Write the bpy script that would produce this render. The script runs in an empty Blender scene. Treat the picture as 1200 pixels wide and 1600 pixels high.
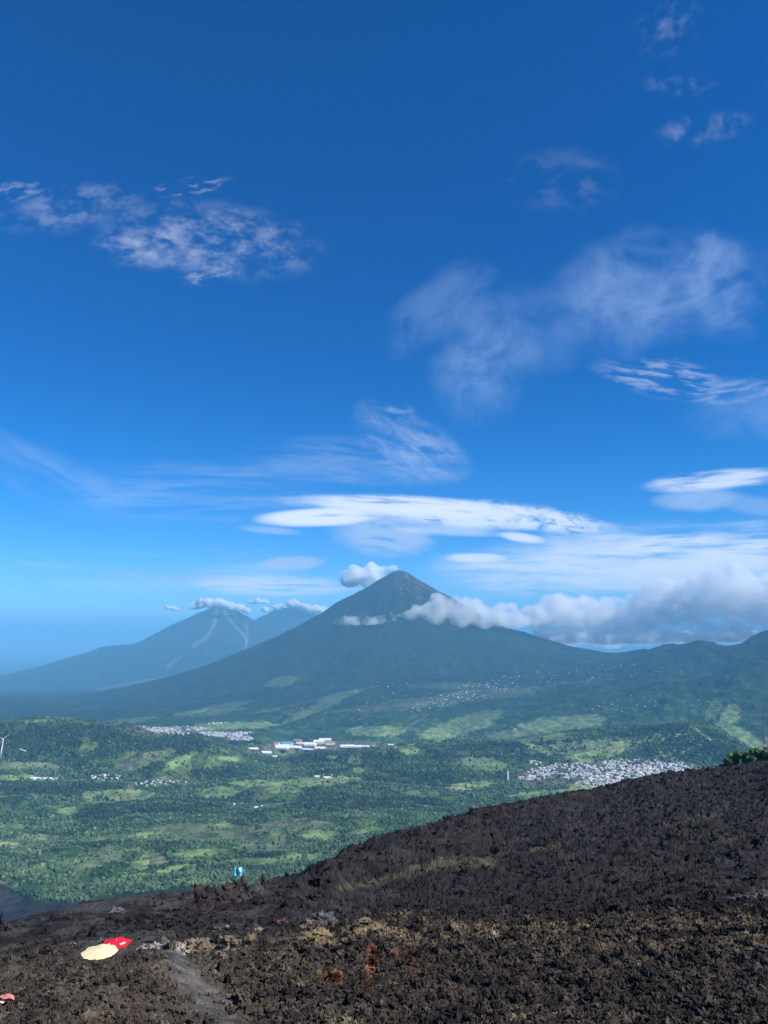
import bpy, math
import numpy as np
from mathutils import Vector

# ------------------------------------------------------------------ camera, sun, sky, exposure
S = bpy.context.scene
COL = S.collection
FPX, PITCH = 1160.0, math.radians(9.5)
CT, ST = math.cos(PITCH), math.sin(PITCH)
cam_d = bpy.data.cameras.new('camera')
cam = bpy.data.objects.new('camera', cam_d); COL.objects.link(cam)
cam.location = (0, 0, 0); cam.rotation_euler = (math.pi/2 + PITCH, 0, 0)
cam_d.sensor_fit = 'VERTICAL'; cam_d.angle = 2*math.atan(800/FPX)
cam_d.clip_start = 0.5; cam_d.clip_end = 600000
S.camera = cam
S.view_settings.view_transform = 'Standard'; S.view_settings.look = 'None'
S.view_settings.exposure = 0.45; S.view_settings.gamma = 1.0
S.render.engine = 'CYCLES'
S.cycles.use_denoising = True
S.cycles.max_bounces = 14; S.cycles.diffuse_bounces = 2; S.cycles.glossy_bounces = 1
S.cycles.transparent_max_bounces = 16; S.cycles.volume_bounces = 12
S.cycles.caustics_reflective = False; S.cycles.caustics_refractive = False
S.cycles.volume_max_steps = 160
S.cycles.sample_clamp_indirect = 6.0

SUN_AZ, SUN_EL = 114.0, 42.0          # degrees clockwise from the view direction (+Y), and above the horizon
a, e = math.radians(SUN_AZ), math.radians(SUN_EL)
SUN = Vector((math.sin(a)*math.cos(e), math.cos(a)*math.cos(e), math.sin(e)))
sun_d = bpy.data.lights.new('sun', 'SUN'); sun_d.energy = 5.0; sun_d.angle = math.radians(0.5)
sun_d.color = (1.0, 0.95, 0.87)
sun = bpy.data.objects.new('sun', sun_d); COL.objects.link(sun)
sun.rotation_euler = SUN.to_track_quat('Z', 'Y').to_euler()

def ray(px, py):
    """direction of a point of the photograph (1200 x 1600), scaled to horizontal length 1"""
    px = np.asarray(px, float); py = np.asarray(py, float)
    cx = (px-600)/FPX; cy = (800-py)/FPX
    X, Y, Z = cx, CT - cy*ST, ST + cy*CT
    h = np.sqrt(X*X + Y*Y)
    return X/h, Y/h, Z/h
def at(px, py, d):
    X, Y, Z = ray(px, py); return X*d, Y*d, Z*d
def pix(x, y, z):
    w = y*CT + z*ST
    w = np.where(np.abs(w) < 1e-6, 1e-6, w)
    return 600 + FPX*x/w, 800 - FPX*(-y*ST + z*CT)/w

# ---- node helper
class G:
    def __init__(s, tree): s.t = tree; s.n = tree.nodes; s.l = tree.links
    def new(s, typ, **kw):
        n = s.n.new(typ)
        for k, v in kw.items(): setattr(n, k, v)
        return n
    def link(s, a, b):
        if isinstance(a, (int, float)): b.default_value = a
        elif isinstance(a, (tuple, list)):
            v = tuple(a)
            if len(b.default_value) == 4 and len(v) == 3: v = v + (1,)
            b.default_value = v
        else: s.l.new(a, b)
    def m(s, op, a, b=None, c=None, clamp=False):
        n = s.new('ShaderNodeMath', operation=op); n.use_clamp = clamp
        s.link(a, n.inputs[0])
        if b is not None: s.link(b, n.inputs[1])
        if c is not None: s.link(c, n.inputs[2])
        return n.outputs[0]
    def add(s, a, b): return s.m('ADD', a, b)
    def mul(s, a, b): return s.m('MULTIPLY', a, b)
    def sub(s, a, b): return s.m('SUBTRACT', a, b)
    def ss(s, x, lo, hi, to0=0.0, to1=1.0):
        n = s.new('ShaderNodeMapRange', interpolation_type='SMOOTHSTEP')
        s.link(x, n.inputs['Value']); n.inputs['From Min'].default_value = lo; n.inputs['From Max'].default_value = hi
        n.inputs['To Min'].default_value = to0; n.inputs['To Max'].default_value = to1
        return n.outputs[0]
    def xyz(s, x, y, z=0.0):
        n = s.new('ShaderNodeCombineXYZ')
        for i, v in enumerate((x, y, z)): s.link(v, n.inputs[i])
        return n.outputs[0]
    def noise(s, vec, scale=1.0, detail=3.0, rough=0.5, dist=0.0, dim='3D', out=0):
        n = s.new('ShaderNodeTexNoise', noise_dimensions=dim)
        if vec is not None: s.link(vec, n.inputs['Vector'])
        n.inputs['Scale'].default_value = scale; n.inputs['Detail'].default_value = detail
        n.inputs['Roughness'].default_value = rough; n.inputs['Distortion'].default_value = dist
        return n.outputs[out]
    def mix(s, f, a, b, blend='MIX'):
        n = s.new('ShaderNodeMix', data_type='RGBA', blend_type=blend)
        s.link(f, n.inputs['Factor']); s.link(a, n.inputs['A'] if False else n.inputs[6]); s.link(b, n.inputs[7])
        return n.outputs[2]

# ---- the sky: Nishita, with the high thin clouds as procedural patterns by direction
world = bpy.data.worlds.new('World'); S.world = world; world.use_nodes = True
world.node_tree.nodes.clear()
g = G(world.node_tree)
sky = g.new('ShaderNodeTexSky', sky_type='NISHITA')
sky.sun_disc = False; sky.sun_elevation = math.radians(SUN_EL); sky.sun_rotation = math.radians(SUN_AZ)
sky.altitude = 2300; sky.air_density = 1.0; sky.dust_density = 0.9; sky.ozone_density = 3.0
tc = g.new('ShaderNodeTexCoord')
sep = g.new('ShaderNodeSeparateXYZ'); g.l.new(tc.outputs['Generated'], sep.inputs[0])
yy = g.m('MAXIMUM', sep.outputs[1], 0.02)
U = g.m('DIVIDE', sep.outputs[0], yy); V = g.m('DIVIDE', sep.outputs[2], yy)
front = g.ss(sep.outputs[1], 0.1, 0.3)
def tang(px, py):
    X, Y, Z = ray(px, py); return X/Y, Z/Y
warpn = g.new('ShaderNodeTexNoise', noise_dimensions='2D'); g.l.new(g.xyz(U, V), warpn.inputs['Vector'])
warpn.inputs['Scale'].default_value = 16; warpn.inputs['Detail'].default_value = 5
wsep = g.new('ShaderNodeSeparateColor'); g.l.new(warpn.outputs['Color'], wsep.inputs[0])
WX, WY = g.sub(wsep.outputs[0], 0.5), g.sub(wsep.outputs[1], 0.5)
def patch(px, py, rx, ry, rot=0.0, alpha=0.6, edge=1.0, warp=0.8, ns=(30, 30), lo=0.35, hi=0.65, detail=4, rough=0.55, dist=0.0, seed=0):
    """soft-edged elliptical cloud patch; the noise cell is ns photo-pixels in the patch's own frame"""
    u0, v0 = tang(px, py); r = math.radians(rot)
    ux, vx = tang(px+1, py); uy, vy = tang(px, py+1)
    J = np.array([[ux-u0, uy-u0], [vx-v0, vy-v0]])
    M = np.linalg.inv(J)
    R = np.array([[math.cos(r), -math.sin(r)], [math.sin(r), math.cos(r)]])   # rot > 0 rises to the right
    M = R @ M
    du, dv = g.sub(U, float(u0)), g.sub(V, float(v0))
    ax = g.add(g.mul(du, float(M[0, 0])), g.mul(dv, float(M[0, 1])))
    ay = g.add(g.mul(du, float(M[1, 0])), g.mul(dv, float(M[1, 1])))
    qx = g.add(g.mul(ax, 1/rx), g.mul(WX, warp)); qy = g.add(g.mul(ay, 1/ry), g.mul(WY, warp))
    rr = g.add(g.mul(qx, qx), g.mul(qy, qy))
    mask = g.ss(rr, 1.0, max(0.0, 1.0-edge))
    n = g.noise(g.xyz(g.mul(ax, 1/ns[0]), g.mul(ay, 1/ns[1]), 3.7*seed+0.5), 1.0, detail, rough, dist)
    nn = g.ss(n, lo, hi)
    return g.mul(g.mul(mask, nn), alpha)
def union(lst):
    inv = None
    for a_ in lst:
        o = g.m('SUBTRACT', 1.0, a_, clamp=True)
        inv = o if inv is None else g.mul(inv, o)
    return g.m('SUBTRACT', 1.0, inv, clamp=True)
WHITE, GREY = [], []
P_ = patch
# altocumulus flecks upper left
WHITE += [P_(330, 375, 200, 70, -6, 0.29, 1.0, 0.3, (40, 24), 0.38, 0.74, 5, 0.65, 0.0, 1),
          P_(225, 385, 95, 38, 0, 0.28, 1.0, 0.3, (36, 20), 0.38, 0.72, 5, 0.6, 0.0, 2),
          P_(110, 325, 140, 44, 10, 0.17, 1.0, 0.3, (34, 18), 0.42, 0.72, 5, 0.6, 0.0, 3),
          P_(20, 300, 70, 20, 6, 0.2, 1.0, 0.5, (30, 12), 0.48, 0.66, 4, 0.55, 0.2, 4),
          P_(300, 292, 70, 18, 8, 0.25, 1.0, 0.5, (30, 12), 0.5, 0.66, 4, 0.55, 0.2, 5),
          P_(320, 432, 50, 18, 8, 0.25, 1.0, 0.5, (30, 12), 0.45, 0.66, 4, 0.55, 0.2, 6)]
# flecks upper right
WHITE += [P_(1045, 40, 70, 50, 40, 0.12, 1.0, 0.3, (34, 24), 0.42, 0.74, 5, 0.6, 0.2, 7),
          P_(1060, 130, 70, 30, 0, 0.09, 1.0, 0.3, (30, 24), 0.42, 0.74, 5, 0.6, 0.2, 8),
          P_(1095, 202, 90, 30, 10, 0.17, 1.0, 0.3, (26, 36), 0.40, 0.72, 5, 0.6, 0.2, 9),
          P_(880, 280, 110, 60, 0, 0.08, 1.0, 0.5, (50, 30), 0.4, 0.7, 4, 0.5, 0.2, 10)]
# large soft veil on the right
GREY += [P_(1030, 450, 210, 105, 6, 0.42, 1.0, 0.55, (110, 80), 0.3, 0.72, 9, 0.64, 0.4, 11),
         P_(1115, 440, 62, 120, 25, 0.34, 1.0, 0.6, (90, 60), 0.3, 0.7, 9, 0.66, 0.4, 12),
         P_(760, 565, 95, 115, -20, 0.40, 1.0, 0.55, (90, 90), 0.28, 0.72, 9, 0.64, 0.4, 13),
         P_(690, 480, 120, 60, 35, 0.22, 1.0, 0.6, (90, 50), 0.3, 0.7, 9, 0.66, 0.4, 14),
         P_(880, 500, 220, 90, 12, 0.16, 1.0, 0.5, (120, 90), 0.25, 0.7, 9, 0.64, 0.3, 15),
         P_(1170, 640, 110, 60, 0, 0.25, 1.0, 0.5, (120, 60), 0.25, 0.7, 9, 0.64, 0.3, 16)]
WHITE += [P_(1035, 590, 120, 36, -8, 0.30, 1.0, 0.4, (54, 11), 0.42, 0.64, 4, 0.6, 0.2, 17),
          P_(1150, 612, 100, 22, 8, 0.22, 1.0, 0.4, (60, 11), 0.42, 0.64, 4, 0.6, 0.2, 18)]
# cirrus wisps in the middle and the faint streaks at left
WHITE += [P_(640, 695, 110, 60, -30, 0.30, 1.0, 0.6, (70, 24), 0.36, 0.7, 9, 0.68, 0.7, 19),
          P_(560, 722, 200, 46, -3, 0.2, 1.0, 0.6, (160, 22), 0.34, 0.7, 9, 0.68, 0.7, 20),
          P_(300, 770, 240, 60, 0, 0.18, 1.0, 0.5, (200, 18), 0.36, 0.7, 9, 0.64, 0.5, 21),
          P_(70, 740, 190, 50, -28, 0.12, 1.0, 0.5, (160, 40), 0.3, 0.7, 4, 0.55, 0.3, 22),
          P_(620, 640, 30, 9, 0, 0.2, 1.0, 0.5, (30, 9), 0.3, 0.6, 3, 0.5, 0, 23),
          P_(240, 890, 300, 46, 0, 0.3, 1.0, 0.5, (240, 18), 0.34, 0.66, 4, 0.55, 0.3, 24)]
# lenticular stack over the summit
WHITE += [P_(640, 791, 225, 19, -3, 0.95, 0.8, 0.3, (100, 9), 0.22, 0.54, 6, 0.65, 0.2, 25), P_(700, 808, 150, 20, -6, 0.9, 0.9, 0.4, (50, 12), 0.26, 0.54, 6, 0.65, 0.3, 45),
          P_(830, 809, 170, 24, -8, 0.9, 0.9, 0.3, (24, 10), 0.30, 0.6, 4, 0.6, 0.3, 26),
          P_(500, 808, 112, 17, 2, 1.0, 0.7, 0.2, (110, 12), 0.16, 0.46, 3, 0.5, 0.1, 27),
          P_(815, 840, 44, 9, -8, 0.9, 0.9, 0.2, (60, 12), 0.1, 0.4, 3, 0.5, 0, 28),
          P_(745, 872, 58, 9, 0, 0.9, 0.9, 0.2, (80, 12), 0.1, 0.4, 3, 0.5, 0, 29),
          P_(420, 828, 60, 8, -5, 0.3, 1.0, 0.2, (80, 12), 0.2, 0.5, 3, 0.5, 0, 30)]
GREY += [P_(600, 836, 100, 40, -6, 1.0, 0.9, 0.5, (60, 9), 0.26, 0.56, 5, 0.6, 0.2, 31),
         P_(455, 880, 64, 13, 2, 1.0, 0.8, 0.25, (70, 9), 0.1, 0.4, 4, 0.5, 0, 32),
         P_(200, 898, 56, 8, -4, 0.55, 0.9, 0.3, (70, 9), 0.2, 0.5, 4, 0.5, 0, 33),
         P_(370, 904, 170, 16, 0, 0.8, 1.0, 0.3, (150, 9), 0.3, 0.6, 4, 0.55, 0.2, 34)]
WHITE += [P_(430, 916, 165, 22, -1, 0.9, 1.0, 0.4, (90, 8), 0.28, 0.6, 4, 0.55, 0.2, 35),
          P_(700, 830, 110, 9, -3, 0.5, 1.0, 0.25, (90, 9), 0.2, 0.5, 4, 0.5, 0, 36)]
# sheets to the right of the summit
WHITE += [P_(1080, 872, 380, 66, 2, 1.0, 1.0, 0.35, (170, 16), 0.30, 0.62, 6, 0.6, 0.3, 37),
          P_(880, 895, 250, 46, -1, 0.85, 1.0, 0.4, (130, 14), 0.30, 0.62, 6, 0.6, 0.3, 38),
          P_(1120, 750, 130, 19, 5, 0.85, 0.9, 0.3, (120, 14), 0.26, 0.56, 4, 0.55, 0.2, 39),
          P_(950, 914, 80, 9, -3, 0.8, 0.9, 0.25, (90, 9), 0.2, 0.5, 4, 0.5, 0, 40),
          P_(1040, 880, 110, 7, -2, 0.6, 0.9, 0.25, (90, 9), 0.2, 0.5, 4, 0.5, 0, 41),
          P_(1100, 900, 200, 34, 0, 0.8, 1.0, 0.4, (120, 14), 0.3, 0.56, 5, 0.6, 0.2, 42)]
GREY += [P_(1090, 780, 84, 22, 3, 0.72, 0.9, 0.4, (60, 30), 0.2, 0.52, 5, 0.55, 0.2, 43),
         P_(1180, 790, 70, 20, -5, 0.45, 1.0, 0.4, (60, 30), 0.2, 0.55, 5, 0.55, 0.2, 44)]
aw, ag = g.mul(union(WHITE), front), g.mul(union(GREY), front)
hsv = g.new('ShaderNodeHueSaturation'); g.l.new(sky.outputs[0], hsv.inputs['Color'])
hsv.inputs['Saturation'].default_value = 1.42; hsv.inputs['Value'].default_value = 1.0
tint = g.mix(g.ss(V, 0.0, 0.42), (0.85, 1.24, 1.62, 1), (0.0, 1.04, 1.38, 1))
skyc = g.mix(1.0, hsv.outputs[0], tint, 'MULTIPLY')
b0 = g.new('ShaderNodeBackground'); g.l.new(skyc, b0.inputs[0]); b0.inputs[1].default_value = 0.078
b1 = g.new('ShaderNodeBackground'); b1.inputs[0].default_value = (0.36, 0.52, 0.82, 1); b1.inputs[1].default_value = 0.86
b2 = g.new('ShaderNodeBackground'); b2.inputs[0].default_value = (0.80, 0.87, 0.98, 1); b2.inputs[1].default_value = 0.84
m1 = g.new('ShaderNodeMixShader'); g.l.new(ag, m1.inputs[0]); g.l.new(b0.outputs[0], m1.inputs[1]); g.l.new(b1.outputs[0], m1.inputs[2])
m2 = g.new('ShaderNodeMixShader'); g.l.new(aw, m2.inputs[0]); g.l.new(m1.outputs[0], m2.inputs[1]); g.l.new(b2.outputs[0], m2.inputs[2])
wo = g.new('ShaderNodeOutputWorld'); g.l.new(m2.outputs[0], wo.inputs[0])
world.cycles.sampling_method = 'MANUAL'; world.cycles.sample_map_resolution = 512

# ------------------------------------------------------------------ numpy noise
def _h(ix, iy, s):
    with np.errstate(over='ignore'):
        h = (ix.astype(np.int64)*374761393 + iy.astype(np.int64)*668265263 + int(s)*1274126177) & 0xFFFFFFFF
        h = ((h ^ (h >> 13))*1274126177) & 0xFFFFFFFF
        h = ((h ^ (h >> 16))*2246822519) & 0xFFFFFFFF
    return ((h ^ (h >> 15)) & 0xFFFFFF)/float(0xFFFFFF)
def perlin(x, y, s=0):
    ix, iy = np.floor(x), np.floor(y); fx, fy = x-ix, y-iy
    ix = ix.astype(np.int64); iy = iy.astype(np.int64)
    w = lambda t: t*t*t*(t*(t*6-15)+10)
    def gr(ax, ay, dx, dy):
        t = _h(ax, ay, s)*2*math.pi; return np.cos(t)*dx + np.sin(t)*dy
    a = gr(ix, iy, fx, fy); b = gr(ix+1, iy, fx-1, fy); c = gr(ix, iy+1, fx, fy-1); d = gr(ix+1, iy+1, fx-1, fy-1)
    u, v = w(fx), w(fy)
    return ((a+(b-a)*u) + ((c+(d-c)*u) - (a+(b-a)*u))*v)*1.5
def fbm(x, y, o=4, s=0, gain=0.5, lac=2.03):
    r, amp = 0, 1.0
    for i in range(o): r = r + amp*perlin(x, y, s+i*17); x, y, amp = x*lac+13.1, y*lac+7.7, amp*gain
    return r
def ridged(x, y, o=4, s=0, gain=0.5, lac=2.03):
    r, amp = 0, 1.0
    for i in range(o): r = r + amp*(1-2*np.abs(perlin(x, y, s+i*17))); x, y, amp = x*lac+13.1, y*lac+7.7, amp*gain
    return r
def worley(x, y, s=0, jit=0.9):
    ix, iy = np.floor(x), np.floor(y); f1 = np.full(x.shape, 9.0); f2 = f1.copy(); cid = np.zeros(x.shape)
    ix = ix.astype(np.int64); iy = iy.astype(np.int64)
    for i in (-1, 0, 1):
        for j in (-1, 0, 1):
            cx = ix+i+0.5+(_h(ix+i, iy+j, s)-0.5)*jit; cy = iy+j+0.5+(_h(ix+i, iy+j, s+5)-0.5)*jit
            d = np.hypot(x-cx, y-cy); m = d < f1
            f2 = np.where(m, f1, np.minimum(f2, d)); cid = np.where(m, _h(ix+i, iy+j, s+9), cid); f1 = np.where(m, d, f1)
    return f1, f2, cid
def sstep(x, lo, hi):
    t = np.clip((x-lo)/(hi-lo), 0, 1); return t*t*(3-2*t)
def pchip(xs, ys):
    xs, ys = np.array(xs, float), np.array(ys, float); h = np.diff(xs); dl = np.diff(ys)/h
    m = np.zeros(len(xs)); m[0], m[-1] = dl[0], dl[-1]
    for i in range(1, len(xs)-1): m[i] = 0 if dl[i-1]*dl[i] <= 0 else 2*dl[i-1]*dl[i]/(dl[i-1]+dl[i])
    def f(x):
        i = np.clip(np.searchsorted(xs, x)-1, 0, len(xs)-2); t = (x-xs[i])/h[i]; hi = h[i]
        r = ((2*t**3-3*t*t+1)*ys[i] + (t**3-2*t*t+t)*hi*m[i] + (-2*t**3+3*t*t)*ys[i+1] + (t**3-t*t)*hi*m[i+1])
        return np.where(x > xs[-1], ys[-1]+m[-1]*(x-xs[-1]), r)
    return f
def tps(P, Z, lam, l0, l1):
    """thin plate spline over (u, ln d)"""
    P = np.array(P, float); Z = np.array(Z, float); n = len(P)
    r = np.hypot(P[:, None, 0]-P[None, :, 0], P[:, None, 1]-P[None, :, 1])
    K = np.where(r > 0, r*r*np.log(np.maximum(r, 1e-9)), 0) + lam*np.eye(n)
    A = np.zeros((n+3, n+3)); A[:n, :n] = K; A[:n, n] = 1; A[:n, n+1:] = P; A[n, :n] = 1; A[n+1:, :n] = P.T
    w = np.linalg.solve(A, np.concatenate([Z, [0, 0, 0]]))
    def f(u, l):
        o = w[n] + w[n+1]*u + w[n+2]*l
        for i in range(n):
            r2 = (u-P[i, 0])**2 + (l-P[i, 1])**2
            o = o + w[i]*0.5*r2*np.log(np.maximum(r2, 1e-12))
        return o
    gu, gl = np.linspace(-3.1, 3.1, 560), np.linspace(l0, l1, 300)
    A_, B_ = np.meshgrid(gu, gl, indexing='ij'); T = f(A_, B_)
    def cub(t): return [((-t+2)*t-1)*t/2, ((3*t-5)*t*t+2)/2, ((-3*t+4)*t+1)*t/2, (t-1)*t*t/2]
    def q(u, l):
        x = (u-gu[0])/(gu[1]-gu[0]); y = (np.clip(l, l0, l1)-l0)/(gl[1]-gl[0])
        i = np.clip(x.astype(int), 1, len(gu)-3); j = np.clip(y.astype(int), 1, len(gl)-3)
        cx_, cy_ = cub(x-i), cub(y-j); o = 0
        for a_ in range(4):
            for b_ in range(4): o = o + cx_[a_]*cy_[b_]*T[i+a_-1, j+b_-1]
        return o
    return q
def smax(a, b, k): return np.maximum(a, b) + k*0.25*np.clip(1-np.abs(a-b)/k, 0, None)**2
def key(x, y):
    d = np.hypot(x, y); return np.clip(2*np.arctan2(x, y), -3, 3), np.log(np.maximum(d, 1.0))

# ------------------------------------------------------------------ mesh helpers
def mesh_np(name, V, F, mats, smooth=False, mi=None):
    """V (n,3), F (m,3|4) arrays -> mesh datablock"""
    me = bpy.data.meshes.new(name); V = np.asarray(V, np.float32); F = np.asarray(F, np.int32); k = F.shape[1]
    me.vertices.add(len(V)); me.vertices.foreach_set('co', V.ravel())
    me.loops.add(F.size); me.loops.foreach_set('vertex_index', F.ravel())
    me.polygons.add(len(F)); me.polygons.foreach_set('loop_start', np.arange(0, F.size, k, dtype=np.int32))
    if mi is not None: me.polygons.foreach_set('material_index', np.asarray(mi, np.int32))
    me.polygons.foreach_set('use_smooth', np.full(len(F), smooth))
    for m_ in (mats if isinstance(mats, (list, tuple)) else [mats]): me.materials.append(m_)
    me.update(calc_edges=True); return me
def attr(me, name, C):
    a_ = me.color_attributes.new(name, 'FLOAT_COLOR', 'POINT'); C = np.asarray(C, np.float32)
    if C.ndim == 1: C = np.stack([C]*3, 1)
    if C.shape[1] == 3: C = np.concatenate([C, np.ones((len(C), 1), np.float32)], 1)
    a_.data.foreach_set('color', C.ravel())
def obj(name, me, parent=None, loc=(0, 0, 0), rz=0, sc=1, **props):
    o = bpy.data.objects.new(name, me); COL.objects.link(o); o.parent = parent; o.location = loc
    o.rotation_euler = (0, 0, rz); o.scale = (sc, sc, sc) if isinstance(sc, (int, float)) else sc
    for k, v in props.items():
        if v is not None: o[k] = v
    return o
def grid_faces(nr, nc):
    i = np.arange(nr-1)[:, None]*nc + np.arange(nc-1)[None, :]
    return np.stack([i, i+1, i+nc+1, i+nc], -1).reshape(-1, 4)
def merge(parts):
    """[(V,F),...] of the same face size -> one"""
    Vs, Fs, o = [], [], 0
    for V_, F_ in parts: Vs.append(V_); Fs.append(np.asarray(F_)+o); o += len(V_)
    return np.concatenate(Vs), np.concatenate(Fs)
def ico(sub):
    t = (1+5**.5)/2
    V_ = [(-1, t, 0), (1, t, 0), (-1, -t, 0), (1, -t, 0), (0, -1, t), (0, 1, t), (0, -1, -t), (0, 1, -t), (t, 0, -1), (t, 0, 1), (-t, 0, -1), (-t, 0, 1)]
    F_ = [(0, 11, 5), (0, 5, 1), (0, 1, 7), (0, 7, 10), (0, 10, 11), (1, 5, 9), (5, 11, 4), (11, 10, 2), (10, 7, 6), (7, 1, 8),
          (3, 9, 4), (3, 4, 2), (3, 2, 6), (3, 6, 8), (3, 8, 9), (4, 9, 5), (2, 4, 11), (6, 2, 10), (8, 6, 7), (9, 8, 1)]
    V_ = [np.array(v)/np.linalg.norm(v) for v in V_]
    for _ in range(sub):
        c, N = {}, []
        def mid(a_, b_):
            k = (min(a_, b_), max(a_, b_))
            if k not in c: v = V_[a_]+V_[b_]; V_.append(v/np.linalg.norm(v)); c[k] = len(V_)-1
            return c[k]
        for a_, b_, d_ in F_:
            x, y, z = mid(a_, b_), mid(b_, d_), mid(d_, a_); N += [(a_, x, z), (b_, y, x), (d_, z, y), (x, y, z)]
        F_ = N
    return np.array(V_), np.array(F_)
def boxm(x0, x1, y0, y1, z0, z1):
    V_ = np.array([(x, y, z) for z in (z0, z1) for y in (y0, y1) for x in (x0, x1)], float)
    return V_, np.array([(0, 2, 3, 1), (4, 5, 7, 6), (0, 1, 5, 4), (2, 6, 7, 3), (0, 4, 6, 2), (1, 3, 7, 5)])
def tube(p0, p1, r0, r1, n=8):
    p0, p1 = np.array(p0, float), np.array(p1, float); d = p1-p0; d /= np.linalg.norm(d)
    a_ = np.cross(d, (0, 0, 1) if abs(d[2]) < .9 else (1, 0, 0)); a_ /= np.linalg.norm(a_); b_ = np.cross(d, a_)
    t = np.arange(n)/n*2*math.pi; c = np.outer(np.cos(t), a_)+np.outer(np.sin(t), b_)
    V_ = np.concatenate([p0+c*r0, p1+c*r1, [p0, p1]]); F_ = []
    for i in range(n):
        j = (i+1) % n; F_ += [(i, j, n+j, n+i), (i, 2*n, j, j), (n+i, n+j, 2*n+1, 2*n+1)]
    return V_, [f for f in F_]
def pymesh(name, parts, mats, smooth=False):
    """parts: list of (V, faces) with any face sizes -> mesh"""
    me = bpy.data.meshes.new(name); Vs, Fs, o = [], [], 0
    for V_, F_ in parts:
        for f in F_:
            q = []
            for i in f:
                if i not in q: q.append(i)
            Fs.append([int(i)+o for i in q])
        Vs += [tuple(map(float, v)) for v in V_]; o += len(V_)
    me.from_pydata(Vs, [], Fs); me.materials.append(mats)
    me.polygons.foreach_set('use_smooth', [smooth]*len(Fs)); me.update(); return me
RNG = np.random.default_rng(7)

# ------------------------------------------------------------------ materials
def mat(name, col=None, rough=0.9, spec=0.1):
    m_ = bpy.data.materials.new(name); m_.use_nodes = True; q = G(m_.node_tree)
    p = m_.node_tree.nodes['Principled BSDF']; p.inputs['Roughness'].default_value = rough
    p.inputs['Specular IOR Level'].default_value = spec
    if col: p.inputs['Base Color'].default_value = (*col, 1)
    return m_, q, p
def plain(name, col, rough=0.8, var=0.15, scale=0.5, spec=0.2):
    """procedural: colour broken up by noise over the object's own surface"""
    m_, q, p = mat(name, col, rough, spec)
    t = q.new('ShaderNodeTexCoord'); n = q.noise(t.outputs['Object'], scale, 4, 0.6)
    f = q.ss(n, 0.3, 0.7); q.l.new(q.mix(f, tuple(c*(1-var) for c in col)+(1,), tuple(min(1, c*(1+var)) for c in col)+(1,)), p.inputs['Base Color'])
    return m_
def attr_mat(name, scales, var, bump=0.0, bscale=1.0, rough=1.0, spec=0.05, hi=(1, 1, 1), bdist=1.0):
    m_, q, p = mat(name, None, rough, spec)
    a_ = q.new('ShaderNodeVertexColor', layer_name='tint'); ge = q.new('ShaderNodeNewGeometry')
    f = None
    for s_, d_ in scales:
        n = q.noise(ge.outputs['Position'], s_, d_, 0.65); f = n if f is None else q.mul(q.add(f, n), 0.5)
    k = q.ss(f, 0.32, 0.68, 1-var, 1+var)
    kc = q.mix(q.ss(f, 0.4, 0.7), (1, 1, 1, 1), (*hi, 1))
    c = q.mix(1.0, a_.outputs[0], q.xyz(k, k, k), 'MULTIPLY'); c = q.mix(1.0, c, kc, 'MULTIPLY')
    q.l.new(c, p.inputs['Base Color'])
    if bump:
        b = q.new('ShaderNodeBump'); b.inputs['Strength'].default_value = bump; b.inputs['Distance'].default_value = bdist
        q.l.new(q.noise(ge.outputs['Position'], bscale, 5, 0.7), b.inputs['Height']); q.l.new(b.outputs[0], p.inputs['Normal'])
    return m_
M_LAVA = attr_mat('lava_rock', [(1.3, 5), (0.15, 4)], 0.45, 0.7, 5.0, 0.9, 0.12, bdist=0.1)
M_LAND = attr_mat('land', [(0.012, 5), (0.0015, 5)], 0.38, 0.8, 0.03, 1.0, 0.02, hi=(1.1, 1.12, 0.9), bdist=14.0)
M_LEAF = attr_mat('foliage', [(0.08, 3), (0.01, 3)], 0.3, rough=0.9, spec=0.1)

# ------------------------------------------------------------------ terrain: valley, volcanoes
AG_D = 18000.0; agx, agy, agz = (float(v) for v in at(624, 891, AG_D))
ag_prof = pchip([0, 150, 300, 884, 1411, 1984, 3750, 4680, 5770, 7316, 9640, 14000], [0, 34, 128, 492, 790, 1180, 2000, 2356, 2670, 2976, 3363, 3900])
FU_D = 34000.0; fux, fuy, fuz = (float(v) for v in at(345, 945, FU_D))
fu_prof = pchip([0, 200, 940, 1320, 2100, 2870, 3660, 4400, 5070, 7850, 10200, 16000], [0, 60, 400, 615, 1000, 1435, 1780, 1830, 2030, 2840, 3280, 3700])
AC_D = 37000.0; acx, acy, acz = (float(v) for v in at(458, 949, AC_D))
ac_prof = pchip([0, 700, 1320, 2100, 2870, 4400, 7850, 10200, 16000], [0, 60, 420, 880, 1300, 1900, 2840, 3280, 3700])
C = []   # (px, py, d)
def cz(x): # floor level by distance
    return np.interp(x, [1500, 2200, 3000, 3500, 4500, 6000, 9000], [-800, -850, -900, -925, -985, -1050, -1150])
PT, PZ = [], []
def addw(x, y, z): 
    k0, k1 = key(np.float64(x), np.float64(y)); PT.append((float(k0), float(k1))); PZ.append(float(z)/math.exp(float(k1)))
def addp(px, py, d): addw(*at(px, py, d))
for d in (900, 1600, 2300, 3000, 4000, 5000, 9300):
    for px in (-350, 0, 300, 600, 900, 1250, 1600):
        if d == 9300 and px > 800: continue
        X, Y, _ = at(px, 1200, d); z = float(cz(d))
        if d == 900: z = -560
        if d == 1600: z = -770
        if px > 700 and d < 2000: z += 150 if d > 1000 else 180
        addw(X, Y, z)
for px in (100, 300, 500, 700): addp(px, 1207, 5800)
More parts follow.
